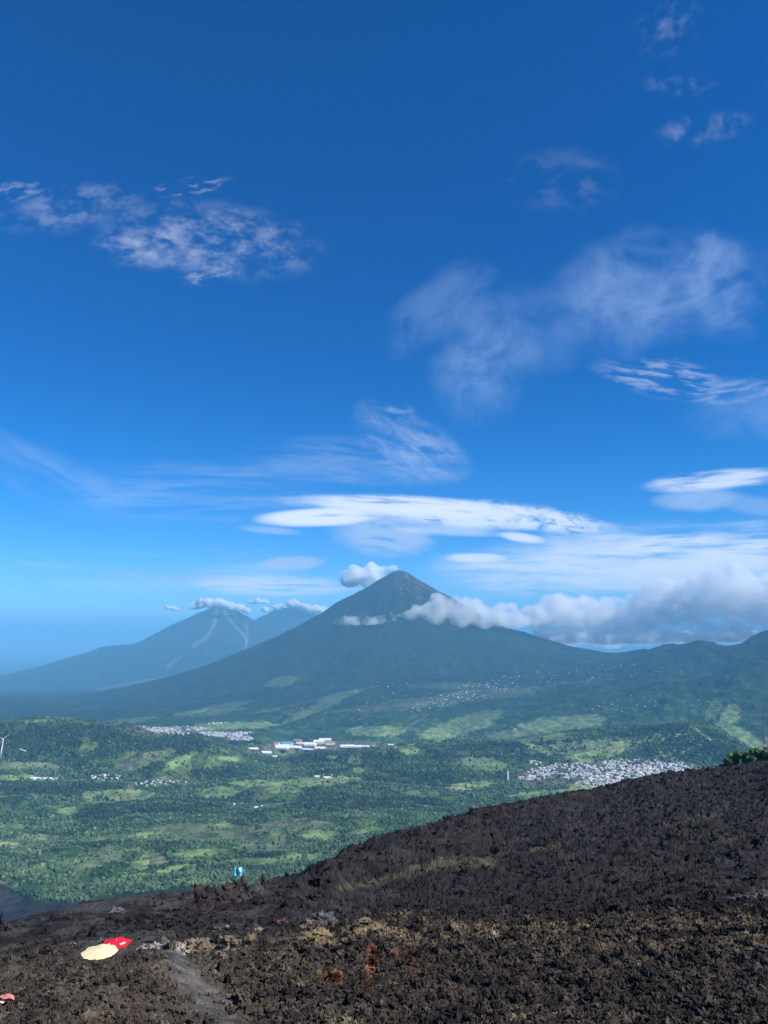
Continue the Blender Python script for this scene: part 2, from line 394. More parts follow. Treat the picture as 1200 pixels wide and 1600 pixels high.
# green hill at left and its back side
for px, py in ((-150, 1138), (0, 1133), (60, 1128), (120, 1128), (190, 1136), (250, 1152), (320, 1156), (365, 1168), (400, 1186)):
    addp(px, py, 6800); X, Y, Z = at(px, py, 8000); addw(X, Y, -1120)
for px in (0, 150, 300): addp(px, 1180, 6000)
for px in (180, 330, 420): addp(px, 1163, 8600)
# ridge at right and its back side
for px, py in ((450, 1188), (478, 1176), (520, 1179), (560, 1178), (600, 1173), (650, 1164), (700, 1159), (780, 1154), (860, 1149), (950, 1137), (1010, 1131), (1050, 1129), (1095, 1131), (1135, 1151), (1165, 1170), (1210, 1192), (1300, 1215)):
    addp(px, py, 7400); X, Y, Z = at(px, py, 8300); addw(X, Y, min(-1120, Z-150))
for px, py, d in ((850, 1212, 6000), (950, 1212, 6000), (1050, 1205, 6150), (750, 1212, 6000), (1000, 1180, 6700), (1150, 1205, 6300)): addp(px, py, d)
# apron of the volcano and the right slopes
for px, py, d in ((500, 1130, 10300), (650, 1128, 10000), (600, 1100, 11500), (800, 1140, 9600), (800, 1100, 11500), (750, 1060, 14000), (900, 1135, 9700), (900, 1095, 11500), (900, 1060, 13500),
                  (1000, 1128, 9800), (1000, 1095, 11000), (1000, 1060, 13000), (1100, 1128, 9500), (1100, 1095, 10300), (1100, 1065, 11800), (1200, 1150, 9000), (1200, 1100, 10000), (1200, 1060, 11500),
                  (1350, 1100, 10000), (1350, 1050, 11500), (1000, 1035, 15000), (1120, 1035, 13800), (1200, 1025, 13500),
                  (790, 984, 18500), (840, 996, 18000), (880, 1009, 18000), (910, 1015, 18200), (940, 1019, 18500),
                  (1000, 1019, 17000), (1030, 1014, 16500), (1060, 1012, 16000), (1080, 1009, 15500), (1100, 1004, 15300), (1120, 1009, 15300), (1145, 1013, 15500), (1175, 1003, 15200), (1200, 996, 15000), (1300, 975, 15000)): addp(px, py, d)
for px, py, d, dz in ((840, 996, 22000, 250), (940, 1019, 23000, 300), (1030, 1014, 20000, 300), (1100, 1004, 19000, 350), (1200, 996, 19000, 350), (1300, 975, 19000, 400)):
    X, Y, Z = at(px, py, d); addw(X, Y, Z-dz)
# left: down to the coastal plain
for px, py, d in ((0, 1118, 13000), (250, 1112, 12500), (-300, 1120, 13000), (0, 1085, 21000), (-300, 1085, 21000), (150, 1080, 23000), (300, 1075, 24000), (450, 1070, 24000)): addp(px, py, d)
for px in (-400, 0, 300, 600, 900, 1200, 1600):
    for d, zl, zr in ((30000, -1850, -900), (45000, -2050, -1000), (80000, -2250, -1700), (170000, -2290, -2280)):
        X, Y, _ = at(px, 1000, d); t = float(np.clip((px-200)/700, 0, 1)); addw(X, Y, zl+(zr-zl)*t)
base_f = tps(PT, PZ, 1e-5, 6.2, 12.3)
def H(x, y, detail=True):
    u, l = key(x, y); d = np.exp(l)
    z = base_f(u, l)*d; z = np.where(d > 60000, np.minimum(z, -1700-(d-60000)*0.005), z); z = np.clip(z, -2294, 1600)
    if detail:
        hill = sstep(d, 1800, 3500)*(1-sstep(d, 40000, 70000))
        w = fbm(x/900, y/900, 3, 3)
        z = z + hill*(26*fbm(x/700, y/700, 5, 11) + 16*ridged(x/420+0.4*w, y/420-0.4*w, 3, 21)-12)
        rug = sstep(u, 0.32, 0.75)*sstep(d, 8600, 10500)*(1-sstep(d, 15000, 19000))
        z = z + rug*(115*ridged(x/1500, y/2600, 6, 31, 0.5)-75)
        lm = np.exp(-((d-7000)/1300)**2)*np.clip(1-np.abs(u+0.75)/0.5, 0, 1)
        z = z + lm*26*ridged(x/500, y/600, 4, 35)
    for (cx, cy, cz_, pf, nn, amp, k) in ((agx, agy, agz, ag_prof, 37, 85, 160), (fux, fuy, fuz, fu_prof, 22, 110, 300), (acx, acy, acz, ac_prof, 20, 110, 300)):
        dx, dy = x-cx, y-cy; r = np.hypot(dx, dy); th = np.arctan2(dy, dx)
        if detail:
            r2 = r*(1+0.035*fbm(np.cos(th)*1.6+r/9000, np.sin(th)*1.6+3, 3, 51))
            c_ = cz_-pf(r2)
            gl = 0.75*ridged(th*nn/6.28+1.1*perlin(x/2300, y/2300, 2)+0.3*perlin(x/700, y/700, 4), r/4500, 5, 61, 0.6)*(0.7+0.6*perlin(x/3000, y/3000, 6))+0.35*ridged(x/900, y/900, 4, 63)
            c_ = c_ + gl*amp*sstep(r, 250, 2200)*(1-sstep(r, 6500, 12000))*0.5 + 12*fbm(x/260, y/260, 3, 71)*sstep(r, 100, 500)
        else: c_ = cz_-pf(r)
        z = smax(z, c_, k)
    return np.maximum(z, -2296)

def shapes_mask(px, py, items):
    """items: (cx, cy, rx, ry, rot deg) ellipses in photo pixels with ragged edge"""
    out = np.zeros(px.shape)
    nz = 0.5*fbm(px/9, py/5, 3, 91)
    for cx, cy, rx, ry, rot in items:
        r = math.radians(rot); dx, dy = px-cx, py-cy
        a_ = (dx*math.cos(r)-dy*math.sin(r))/rx; b_ = (dx*math.sin(r)+dy*math.cos(r))/ry
        out = np.maximum(out, sstep(1.25-np.hypot(a_, b_)+nz*0.55, 0, 0.14))
    return out
def line_mask(px, py, pts, w):
    out = np.zeros(px.shape)
    for (x0, y0), (x1, y1) in zip(pts, pts[1:]):
        L = (x1-x0)**2+(y1-y0)**2; t = np.clip(((px-x0)*(x1-x0)+(py-y0)*(y1-y0))/L, 0, 1)
        out = np.maximum(out, sstep(-np.hypot(px-x0-t*(x1-x0), py-y0-t*(y1-y0)), -w, -w*0.3))
    return out
# meadows, crops, cleared ground: (where in the photo, how large, tilt); kept for the ground they fall on
FIELD_BRIGHT = [(310, 1333, 36, 5, 4), (280, 1358, 32, 5, 8), (220, 1350, 14, 7, 0), (350, 1290, 12, 5, 0), (105, 1267, 14, 5, 8), (430, 1300, 8, 5, 0),
    (560, 1195+8, 8, 4, 0), (470, 1340, 40, 5, 5), (400, 1345, 40, 4, 0), (755, 1194, 32, 9, -4), (735, 1228, 30, 6, 6), (865, 1240, 62, 5, 4), (920, 1228, 26, 5, 4), (800, 1258, 40, 5, 6),
    (490, 1222, 60, 7, 4), (440, 1232, 26, 7, 0), (400, 1225, 36, 5, 0), (190, 1242, 46, 8, 0), (150, 1245, 18, 9, 0), (340, 1238, 26, 9, 5), (355, 1186, 16, 4, 0), (275, 1192, 22, 6, 28),
    (345, 1105, 40, 4, 10), (325, 1112, 46, 4, 5), (365, 1134, 60, 5, 2), (470, 1118, 26, 4, 22), (500, 1105, 34, 5, 18), (530, 1088, 30, 4, 15), (440, 1065, 24, 6, 10), (215, 1124, 34, 2.5, 6),
    (180, 1127, 22, 2.5, 6), (60, 1127, 20, 2.5, 4), (910, 1180, 28, 4, 10), (1000, 1160, 40, 4, 2), (915, 1187, 10, 6, 0), (1045, 1180, 14, 5, -30), (1070, 1175, 10, 5, -30), (425, 1398, 8, 6, 0),
    (1140, 1120, 12, 18, -30), (1115, 1110, 8, 16, -30), (1160, 1150, 40, 8, -28), (880, 1130, 60, 10, 5), (720, 1135, 60, 12, 18), (590, 1142, 40, 7, 0), (640, 1172, 12, 8, 0), (500, 1305, 28, 8, 0),
    (20, 1290, 24, 5, 0), (10, 1320, 20, 4, 0), (110, 1345, 30, 3, 10), (360, 1380, 20, 3, 0), (560, 1300, 20, 3, 12), (180, 1308, 60, 4, 5), (60, 1308, 30, 4, 0), (30, 1215, 30, 4, 0), (520, 1176+7, 8, 3, 0),
    (1040, 1150, 34, 4, 4), (960, 1176, 14, 4, 20), (1105, 1152, 20, 2, -35), (840, 1170, 30, 3, -25), (1165, 1300, 1, 1, 0)]
FIELD_OLIVE = [(150, 1340, 42, 12, 16), (240, 1342, 18, 8, 0), (300, 1300, 90, 12, 0), (420, 1318, 50, 12, 0), (660, 1240, 26, 5, 0), (555, 1185, 12, 8, 40), (220, 1190, 50, 8, 18), (70, 1197, 24, 5, 0), (20, 1320, 26, 6, -4),
    (600, 1330, 30, 5, 20), (20, 1196, 40, 5, 0), (470, 1290, 50, 10, 0), (70, 1313, 50, 6, 0), (640, 1100, 90, 7, 6), (760, 1085, 70, 8, 4), (700, 1072, 60, 4, 0), (820, 1150, 60, 8, 0), (940, 1165, 120, 9, 4), (1060, 1170, 40, 10, 20), (730, 1188, 20, 5, 0)]
FIELD_BARE = [(216, 1188, 26, 4, 20), (70, 1197, 14, 3, 0), (10, 1378, 16, 4, 0), (730, 1233, 14, 3, 0), (245, 1338, 10, 5, 0), (205, 1233, 6, 5, 0), (560, 1190, 7, 6, 45), (730, 1188, 16, 3.5, 20), (395, 1172, 22, 3, 2), (430, 1176, 30, 3, 0),
    (415, 1110, 16, 3, 6), (15, 1321, 16, 3, -6), (335, 1145, 45, 5, -4), (240, 1143, 50, 7, -4), (500, 1166, 90, 7, 2), (720, 1083, 22, 3, 10), (650, 1100, 30, 3, 4), (500, 1221, 22, 3, 6), (855, 1240, 14, 2, 0), (268, 1216, 40, 3, 4), (1195, 1165, 10, 14, 0), (950, 1208, 120, 18, 3)]
DARKW_SHADOW = [(150, 1156, 280, 30, 0), (560, 1185, 120, 13, 0), (800, 1171, 160, 14, 3), (1060, 1158, 90, 22, -6), (1070, 1168, 80, 20, -10), (100, 1235, 130, 10, 0), (250, 1262, 160, 10, 6), (560, 1255, 160, 12, 0), (330, 1210, 60, 10, 0), (640, 1215, 90, 10, 0)]  # darker woods; the right ridge's ellipses paint a cloud shadow into the colour
def darkwood_shadow(px, py, d):
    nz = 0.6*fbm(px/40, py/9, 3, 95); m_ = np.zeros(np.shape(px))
    for cx, cy, rx, ry, rot in DARKW_SHADOW:
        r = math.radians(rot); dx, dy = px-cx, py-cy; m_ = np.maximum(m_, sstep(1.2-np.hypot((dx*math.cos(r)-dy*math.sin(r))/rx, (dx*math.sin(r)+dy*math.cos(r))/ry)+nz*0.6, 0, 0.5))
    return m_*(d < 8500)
def land_colour(x, y, z, cls):
    px, py = pix(x, y, z); d = np.hypot(x, y); n = len(x)
    forest = np.array([0.026, 0.058, 0.022]); forest2 = np.array([0.05, 0.095, 0.035]); dark = np.array([0.016, 0.036, 0.02])
    f = sstep(fbm(x/350, y/350, 4, 101), -0.5, 0.5)[:, None]
    c = dark*(1-f) + forest*f
    f = sstep(fbm(x/160, y/220, 4, 111), 0.05, 0.55)[:, None]; c = c*(1-f) + forest2*f
    far_ = (1-0.55*sstep(d, 9500, 13000))[:, None]; c = c*far_; fz = sstep(d, 9500, 13000)[:, None]; c = c*(1-0.55*fz)+np.array([0.016, 0.026, 0.022])*0.55*fz; c = c*(1-0.6*darkwood_shadow(*pix(x, y, z), d))[:, None]
    # scattered small plots everywhere on the low ground
    f1, f2, cid = worley(x/120+0.4*fbm(x/150, y/150, 3, 5), y/300+0.4*fbm(x/150, y/190, 3, 8), 121)
    plot = (1-0.8*sstep(d, 8800, 10500))*(cid > 0.74)*sstep(f2-f1, 0.05, 0.15)*sstep(fbm(x/900, y/900, 3, 131), -0.25, 0.2)*(d < 17000)*(z < -250)
    pc = np.stack([0.05+0.06*(cid*37 % 1), 0.09+0.06*(cid*37 % 1), 0.035+0.02*(cid*91 % 1)], 1)
    pm = (plot*0.75)[:, None]; c = c*(1-pm)+pc*pm
    fo, fb, fe = (shapes_mask(px, py, L)[:, None] for L in (FIELD_OLIVE, FIELD_BRIGHT, FIELD_BARE))
    vis = (d > 1900)[:, None]
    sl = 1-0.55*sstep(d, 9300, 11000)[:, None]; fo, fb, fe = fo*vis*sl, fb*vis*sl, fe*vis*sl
    fv = np.clip(0.7+0.6*fbm(x/60, y/90, 4, 134), 0.2, 1)[:, None]; c = c*(1-0.8*fo*fv)+np.array([0.145, 0.175, 0.10])*0.85*fo*fv
    fv = np.clip(0.8+0.5*fbm(x/70, y/90, 4, 133), 0.3, 1)[:, None]; c = c*(1-0.9*fb*fv)+np.array([0.19, 0.26, 0.105])*0.9*fb*fv
    fv = np.clip(0.45+0.7*fbm(x/50, y/70, 4, 135), 0.05, 1)[:, None]; c = c*(1-0.7*fe*fv)+np.array([0.22, 0.19, 0.15])*0.7*fe*fv
    rd = np.maximum.reduce([line_mask(px, py, P_, w_) for P_, w_ in (([(-20, 1246), (60, 1240), (150, 1252), (260, 1243), (380, 1262), (470, 1252), (560, 1268), (640, 1262)], 1.5), ([(365, 1268), (366, 1240), (400, 1226), (470, 1231), (520, 1218), (600, 1222), (700, 1232), (790, 1222), (840, 1214)], 1.4),
        ([(60, 1219), (170, 1219), (250, 1228), (300, 1224), (400, 1212), (430, 1196)], 1.4), ([(0, 1332), (120, 1322), (210, 1352), (300, 1342), (390, 1356), (470, 1330), (540, 1318)], 1.7), ([(640, 1370), (560, 1300), (500, 1283), (430, 1290), (330, 1280)], 1.6),
        ([(170, 1132), (300, 1120), (420, 1112), (520, 1085), (600, 1070)], 1.3), ([(600, 1158), (680, 1110), (760, 1085), (860, 1070), (960, 1060)], 1.3), ([(860, 1196), (930, 1172), (1000, 1160), (1060, 1148)], 1.3))])[:, None]*vis*0.5*sl
    c = c*(1-rd)+np.array([0.24, 0.21, 0.16])*rd
    # the old dark lava flat below at left, where no tree grows
    lv = np.maximum.reduce([sstep(py, 1404-6, 1404+2)*sstep(-px, -25, -5), sstep(py+0.0*px, np.interp(px, [0, 25, 60, 120, 180, 230, 300], [1378, 1395, 1411, 1409, 1400, 1394, 1386])-2, np.interp(px, [0, 25, 60, 120, 180, 230, 300], [1380, 1397, 1413, 1411, 1402, 1396, 1388])+2)*sstep(-px, -420, -250)])*(d < 4000)
    lv = np.maximum(lv, (d < 1900)*1.0)
    lvm = lv[:, None]; c = c*(1-lvm)+np.array([0.026, 0.023, 0.029])*(1+0.5*fbm(x/60, y/60, 4, 141))[:, None]*lvm
    # ash chutes on the far twin volcano, bare rock on the near one's summit
    sc = np.maximum.reduce([line_mask(px, py, [(341, 945), (334, 978), (322, 997), (302, 1010)], 4.5)*0.7, line_mask(px, py, [(350, 955), (368, 980), (383, 994), (386, 1004), (380, 1020)], 3),
                            line_mask(px, py, [(385, 978), (387, 996)], 4)*0.6, line_mask(px, py, [(282, 1026), (262, 1042)], 4)*0.7, line_mask(px, py, [(262, 1058), (200, 1068), (150, 1078)], 3)*0.5])*((d > 24000)*1.0)
    scm = sc[:, None]; c = c*(1-scm)+np.array([0.15, 0.125, 0.13])*scm
    ra = np.hypot(x-agx, y-agy)
    rk = sstep(-(ra+500*fbm(x/220, y/300, 4, 151))+ 500*sstep(px, 600, 640), -900, -500)*(ra < 2400)
    rk2 = rk*sstep(fbm(x/120, y/160, 3, 161), -0.2, 0.5)*sstep(px, 606, 632)
    c = c*(1-rk[:, None]*0.85)+np.array([0.018, 0.020, 0.018])*rk[:, None]*0.85
    c = c*(1-rk2[:, None]*0.7)+np.array([0.115, 0.095, 0.078])*rk2[:, None]*0.7
    cl = np.clip(np.maximum.reduce([rd[:, 0]*1.6, fo[:, 0], fb[:, 0], fe[:, 0], lv, plot]), 0, 1)
    return c, cl, lv
d_rows = np.concatenate([np.geomspace(560, 2000, 60)[:-1], np.geomspace(2000, 11000, 760)[:-1], np.geomspace(11000, 24000, 330)[:-1], np.geomspace(24000, 45000, 150)[:-1], np.geomspace(45000, 190000, 50)])
u_cols = np.tan(np.linspace(math.atan(-0.8), math.atan(0.8), 1050))
DD, UU = np.meshgrid(d_rows, u_cols, indexing='ij'); hh = np.sqrt(1+UU*UU)
TX, TY = (DD*UU/hh).ravel(), (DD/hh).ravel(); TZ = H(TX, TY)
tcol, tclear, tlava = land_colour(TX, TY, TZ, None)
Dd = np.hypot(TX, TY)
cam_h = (1-tclear)*(1-sstep(Dd, 11000, 16000))*sstep(Dd, 1900, 2100)
TZ = TZ + cam_h*(7*perlin(TX/22, TY/22, 171)+5*perlin(TX/11, TY/11, 172))*np.clip(Dd/4000, 0.6, 1.8)
TF = grid_faces(len(d_rows), len(u_cols)); TVv = np.stack([TX, TY, TZ], 1)
cenx, ceny = TX[TF[:, 0]], TY[TF[:, 0]]
ra = np.hypot(cenx-agx, ceny-agy)
is_ag = (ra < 6800+500*fbm(cenx/3000, ceny/3000, 2, 3)) & (np.hypot(cenx, ceny) < 25000)
is_tw = ((np.hypot(cenx-fux, ceny-fuy) < 9500) | (np.hypot(cenx-acx, ceny-acy) < 9000)) & ~is_ag & (np.hypot(cenx, ceny) > 23500)
is_lv = (tlava[TF[:, 0]] > 0.5) & ~is_ag & ~is_tw
def submesh(name, fm, **props):
    F_ = TF[fm]; used, inv = np.unique(F_, return_inverse=True)
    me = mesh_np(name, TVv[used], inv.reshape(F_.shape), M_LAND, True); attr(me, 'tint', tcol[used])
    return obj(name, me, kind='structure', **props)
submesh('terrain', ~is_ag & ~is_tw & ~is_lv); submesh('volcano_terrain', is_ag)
submesh('distant_volcano_terrain', is_tw); submesh('lava_plain', is_lv)
def hit(px, py, dmin, dmax=30000, n=260):
    """where the ray through a photo point meets the land beyond dmin"""
    px, py = np.atleast_1d(np.asarray(px, float)), np.atleast_1d(np.asarray(py, float))
    ds = np.geomspace(dmin, dmax, n); X, Y, Z = ray(px, py)
    gx, gy, gz = X[:, None]*ds, Y[:, None]*ds, Z[:, None]*ds
    hz = H(gx.ravel(), gy.ravel(), True).reshape(gx.shape); under = gz < hz
    i = np.argmax(under, 1); ok = under.any(1) & (i > 0); j = np.maximum(i-1, 0); k = np.arange(len(px))
    a_, b_ = (gz-hz)[k, j], (hz-gz)[k, i]; t = np.clip(a_/np.maximum(a_+b_, 1e-6), 0, 1)
    d = ds[j]*(1-t)+ds[i]*t
    x, y = X*d, Y*d
    return x, y, H(x, y), d, ok

# ------------------------------------------------------------------ near lava flow
LT, LZ = [], []
def lw(x, y, z): k0, k1 = key(np.float64(x), np.float64(y)); LT.append((float(k0), float(k1))); LZ.append(float(z)/math.exp(float(k1)))
def lp(px, py, d): lw(*at(px, py, d))
for u in (-1.2, -0.6, 0, 0.6, 1.2):
    X, Y = math.sin(u), math.cos(u); lw(X*3, Y*3, -1.9); lw(X*12, Y*12, -6.5 if abs(u) < 1 else -6)
for px, py, d in ((-200, 1600, 34), (0, 1600, 33), (300, 1605, 31), (600, 1600, 29), (900, 1600, 29), (1200, 1600, 30), (1450, 1600, 30),
    (0, 1580, 37), (70, 1548, 41), (130, 1510, 42), (156, 1506, 42), (200, 1496, 45), (250, 1488, 50), (156, 1543, 47.5), (100, 1545, 48), (190, 1525, 51), (40, 1560, 46), (0, 1562, 46), (-120, 1560, 48),
    (300, 1500, 56), (350, 1545, 42), (330, 1470, 66), (420, 1500, 50), (500, 1466, 58), (580, 1448, 62), (650, 1438, 65), (780, 1436, 67), (900, 1432, 67), (1050, 1424, 70), (1200, 1415, 72), (1400, 1405, 75),
    (500, 1530, 41), (800, 1520, 43), (1100, 1520, 43), (1300, 1520, 43),
    (520, 1452, 78), (650, 1436, 82), (780, 1434, 84), (900, 1431, 84), (1050, 1423, 88), (1200, 1413, 92), (1400, 1400, 96),
    (0, 1520, 60), (100, 1500, 62), (0, 1480, 82), (100, 1465, 80), (200, 1450, 84), (300, 1440, 90), (400, 1450, 86),
    (0, 1445, 112), (-150, 1460, 112), (50, 1430, 116), (100, 1418, 120), (150, 1407, 124), (200, 1401, 128), (260, 1396, 128), (320, 1392, 126), (380, 1390, 128), (430, 1378, 134),
    (250, 1420, 108), (350, 1415, 108), (450, 1420, 105), (500, 1400, 122), (700, 1400, 122), (900, 1395, 122), (1200, 1380, 128), (1400, 1370, 130),
    (475, 1360, 165), (525, 1336, 210), (560, 1322, 250), (600, 1306, 290), (650, 1295, 345), (700, 1280, 395), (750, 1263, 450), (810, 1253, 495), (850, 1245, 520), (900, 1237, 540), (940, 1230, 550), (975, 1220, 550), (1020, 1213, 545), (1080, 1205, 540), (1130, 1199, 530), (1200, 1190, 520), (1350, 1175, 510),
    (600, 1362, 180), (750, 1347, 185), (900, 1340, 190), (1200, 1330, 200), (1400, 1320, 200), (750, 1305, 280), (900, 1295, 290), (1050, 1290, 300), (1200, 1282, 310), (1400, 1270, 310),
    (900, 1262, 400), (1000, 1252, 410), (1100, 1243, 420), (1200, 1232, 420), (1400, 1215, 420), (950, 1256, 440), (1100, 1238, 455), (1200, 1226, 450)): lp(px, py, d)
for px, py, d in ((-300, 1470, 112), (0, 1445, 112), (100, 1418, 120), (200, 1401, 128), (320, 1392, 126), (430, 1378, 134), (475, 1360, 165), (560, 1322, 250), (650, 1295, 345), (750, 1263, 450), (850, 1245, 520), (960, 1226, 550), (1080, 1205, 540), (1200, 1190, 520), (1400, 1165, 510)):
    X, Y, Z = at(px, py, d)
    lw(X*1.12, Y*1.12, Z-0.07*d); lw(X*1.5, Y*1.5, Z-0.29*d)
lava_f = tps(LT, LZ, 1e-5, 0.6, 7.0)
BUMPS = [(400, 1396, 119, 3.5, 0.7), (600, 1440, 66, 6, 0.5)]
CORR = None
DBG = []
def LH(x, y, fine=True):
    u, l = key(x, y); d = np.exp(l); z = lava_f(u, l)*d
    for px, py, dd, r, hgt in BUMPS:
        X, Y, _ = at(px, py, dd); z = z + hgt*np.exp(-((x-X)**2+(y-Y)**2)/(r*r))
    if CORR is not None: z = z + np.interp(u, CORR[0], CORR[1])*d*sstep(l, *CORR[2])
    near = 1-sstep(d, 500, 700)
    z = z + near*np.clip(d/60, 0.3, 1.8)*(0.12*ridged(x/13, y/9, 3, 201)+0.3*fbm(x/26, y/22, 3, 211)-0.08)
    if not fine: return z
    rx, ry = x+0.35*perlin(x/1.2, y/1.2, 5), y+0.35*perlin(x/1.2, y/1.2, 6)
    smooth_ = pathmask(x, y)
    k = (1-0.74*smooth_)*(0.6+0.55*sstep(fbm(x/9, y/9, 3, 221), -0.5, 0.6))
    r = 0
    left = sstep(d, 58, 72)*(1-sstep(np.arctan2(x, y), -0.14, -0.06))          # calmer, older ground behind the parasols
    for s_, am, sd in ((0.30, 0.16, 231), (0.62, 0.24, 241), (1.5, 0.28, 251), (4.2, 0.42, 261)):
        f1, f2, cid = worley(rx/s_, ry/s_, sd, 1.0)
        am = am*((1-sstep(d, 80, 170)) if s_ < .4 else (1-sstep(d, 140, 300)) if s_ < 1 else (1+0.9*sstep(d, 110, 300)))
        r = r + am*(1-0.55*left)*((0.2+0.8*cid)*np.clip(1.1-1.3*f1, 0, 1)*sstep(f2-f1, 0, 0.22)+0.12*(cid-0.5))
    r = r + 0.16*ridged(x/0.55, y/0.55, 3, 271, 0.6)*(1-0.5*left)*(1-sstep(d, 90, 200)) + 0.16*ridged(x/2.6, y/2.6, 2, 274, 0.6)*sstep(d, 90, 200) + 0.45*fbm(x/10, y/3.6, 3, 275)*sstep(d, 76, 130)+1.3*ridged(x/30+0.4*fbm(x/20, y/20, 2, 8), y/13, 3, 276)*sstep(d, 76, 150)-0.5*sstep(d, 76, 150)
    r = r - (0.34+0.42*(1-0.55*left))
    return z + k*r*np.clip(0.75+d/400, 0.7, 1.5)
PATHS = [[(262, 1505, 50, 0.9), (290, 1530, 45, 1.15), (318, 1560, 39, 0.8), (350, 1600, 32, 0.6), (375, 1640, 27, 0.5)], [(1225, 1366, 122, 2.4), (1180, 1388, 108, 2.6), (1145, 1404, 99, 2.2)],
         [(262, 1505, 50, 1.5), (235, 1492, 54, 1.2), (205, 1500, 50, 1.6), (175, 1530, 49, 1.6)], [(20, 1556, 46, 1.5), (60, 1545, 46, 1.2), (110, 1545, 48, 1.5)]]
def pathmask(x, y):
    out = np.zeros(np.shape(x))
    for P in PATHS:
        q = [(*at(a_, b_, c_)[:2], w) for a_, b_, c_, w in P]
        for (x0, y0, w0), (x1, y1, w1) in zip(q, q[1:]):
            L = (x1-x0)**2+(y1-y0)**2; t = np.clip(((x-x0)*(x1-x0)+(y-y0)*(y1-y0))/L, 0, 1)
            out = np.maximum(out, sstep(-np.hypot(x-x0-t*(x1-x0), y-y0-t*(y1-y0))+0.7*fbm(x/1.3, y/1.3, 4, 9), -w0*1.5, -w0*0.3))
    return out
def lava_colour(x, y, z):
    px, py = pix(x, y, z); d = np.hypot(x, y)
    nz = fbm(x/3, y/3, 4, 301); n2 = fbm(x/14, y/14, 3, 311); n3 = fbm(x/0.8, y/0.8, 3, 321)
    dark = np.array([0.0205, 0.0180, 0.0185]); brown = np.array([0.056, 0.045, 0.036]); grey = np.array([0.080, 0.075, 0.071])
    c = dark*(1+0.45*n3+0.3*nz)[:, None]*(1+0.5*sstep(n2, -0.2, 0.8)[:, None]*np.array([1.0, .95, .85]))
    lobe = 1-sstep(d+7*nz+12*n2, 56, 92)                          # the near, weathered flow
    left = (1-sstep(px, 380, 470))*sstep(d, 55, 70)
    brown = brown*(1+0.45*(1-sstep(px, 300, 620)))[:, None]; b = np.clip(lobe*(0.66+0.5*nz+0.25*n2), 0, 1)
    cc = dark*(1-b[:, None])+brown*b[:, None]*(1+0.4*n3)[:, None]; c = c*(1-lobe[:, None])+cc*lobe[:, None]
    oliv = lobe*sstep(n3+0.6*nz, 0.25, 0.8)*sstep(fbm(x/7, y/7, 3, 331), -0.3, 0.4)
    c = c*(1-0.7*oliv[:, None])+np.array([0.125, 0.108, 0.065])*0.7*oliv[:, None]
    crest = np.exp(-((d-60)/9)**2)*sstep(px, 380, 470)*sstep(nz+0.5*n3, -0.3, 0.5)
    c = c*(1-0.6*crest[:, None])+np.array([0.17, 0.13, 0.08])*0.6*crest[:, None]
    gl = left*sstep(nz+n2, -0.3, 0.6)
    c = c*(1-0.7*gl[:, None])+np.array([0.050, 0.047, 0.045])*0.8*gl[:, None]
    red = sstep(-np.hypot((px-770)/46, (py-1268)/16)+0.5*n2, -1, 0)*0.6+sstep(fbm(x/30, y/30, 3, 341), 0.35, 0.8)*0.5*(d > 110)
    c = c*(1-red[:, None]*0.6)+np.array([0.042, 0.022, 0.021])*red[:, None]*0.6
    def blob(cx, cy, rx, ry, lo=0.0, hi=0.5): return sstep(1-np.hypot((px-cx)/rx, (py-cy)/ry)+0.75*nz+0.4*n3, lo, hi)
    og = np.maximum.reduce([blob(582, 1500, 11, 28), blob(525, 1532, 28, 10), blob(575, 1530, 30, 10)*0.5, blob(30+600, 1500, 40, 20, 0.3)*0.5])
    c = c*(1-0.85*og[:, None])+np.array([0.22, 0.080, 0.030])*0.85*(og*sstep(n3, -0.5, 0.35))[:, None]
    ye = np.maximum.reduce([blob(500, 1463, 30, 9), blob(350, 1480, 40, 10, 0.2), blob(405, 1452, 9, 10, 0.3), blob(300, 1478, 40, 14, 0.3), blob(610, 1455, 40, 9, 0.2)])
    c = c*(1-0.7*ye[:, None])+np.array([0.26, 0.20, 0.11])*0.7*ye[:, None]
    wh = np.maximum(blob(284, 1486, 14, 10, 0.2), blob(240, 1480, 26, 8, 0.4)); c = c*(1-0.6*wh[:, None])+np.array([0.4, 0.39, 0.36])*0.6*wh[:, None]
    pk = np.maximum(blob(320, 1400, 26, 22, 0.1), blob(372, 1390, 22, 18, 0.2)); c = c*(1-0.5*pk[:, None])+np.array([0.09, 0.052, 0.043])*0.5*pk[:, None]
    def moss(pts, w): return line_mask(px+10*nz, py+3*n3, pts, w)*sstep(n3+nz, -0.8, 0.1)
    mo = np.maximum.reduce([moss([(640, 1362), (690, 1350), (765, 1348)], 12), moss([(530, 1388), (580, 1380), (640, 1364)], 7)*0.7, moss([(1070, 1282), (1120, 1274)], 6)*0.5, moss([(835, 1327), (870, 1322)], 5), moss([(1120, 1310), (1165, 1308)], 6)*0.6])
    c = c*(1-0.8*mo[:, None])+np.array([0.085, 0.082, 0.047])*0.8*mo[:, None]
    pm = pathmask(x, y); c = c*(1-0.85*pm[:, None])+grey*(1+0.5*n3+0.25*nz)[:, None]*0.8*pm[:, None]
    pl = left*sstep(-np.hypot((px-150)/70, (py-1420)/12)+0.6*nz, -1, -0.2); c = c*(1-0.6*pl[:, None])+np.array([0.06, 0.058, 0.06])*0.6*pl[:, None]
    return np.clip(c, 0.008, 0.6)
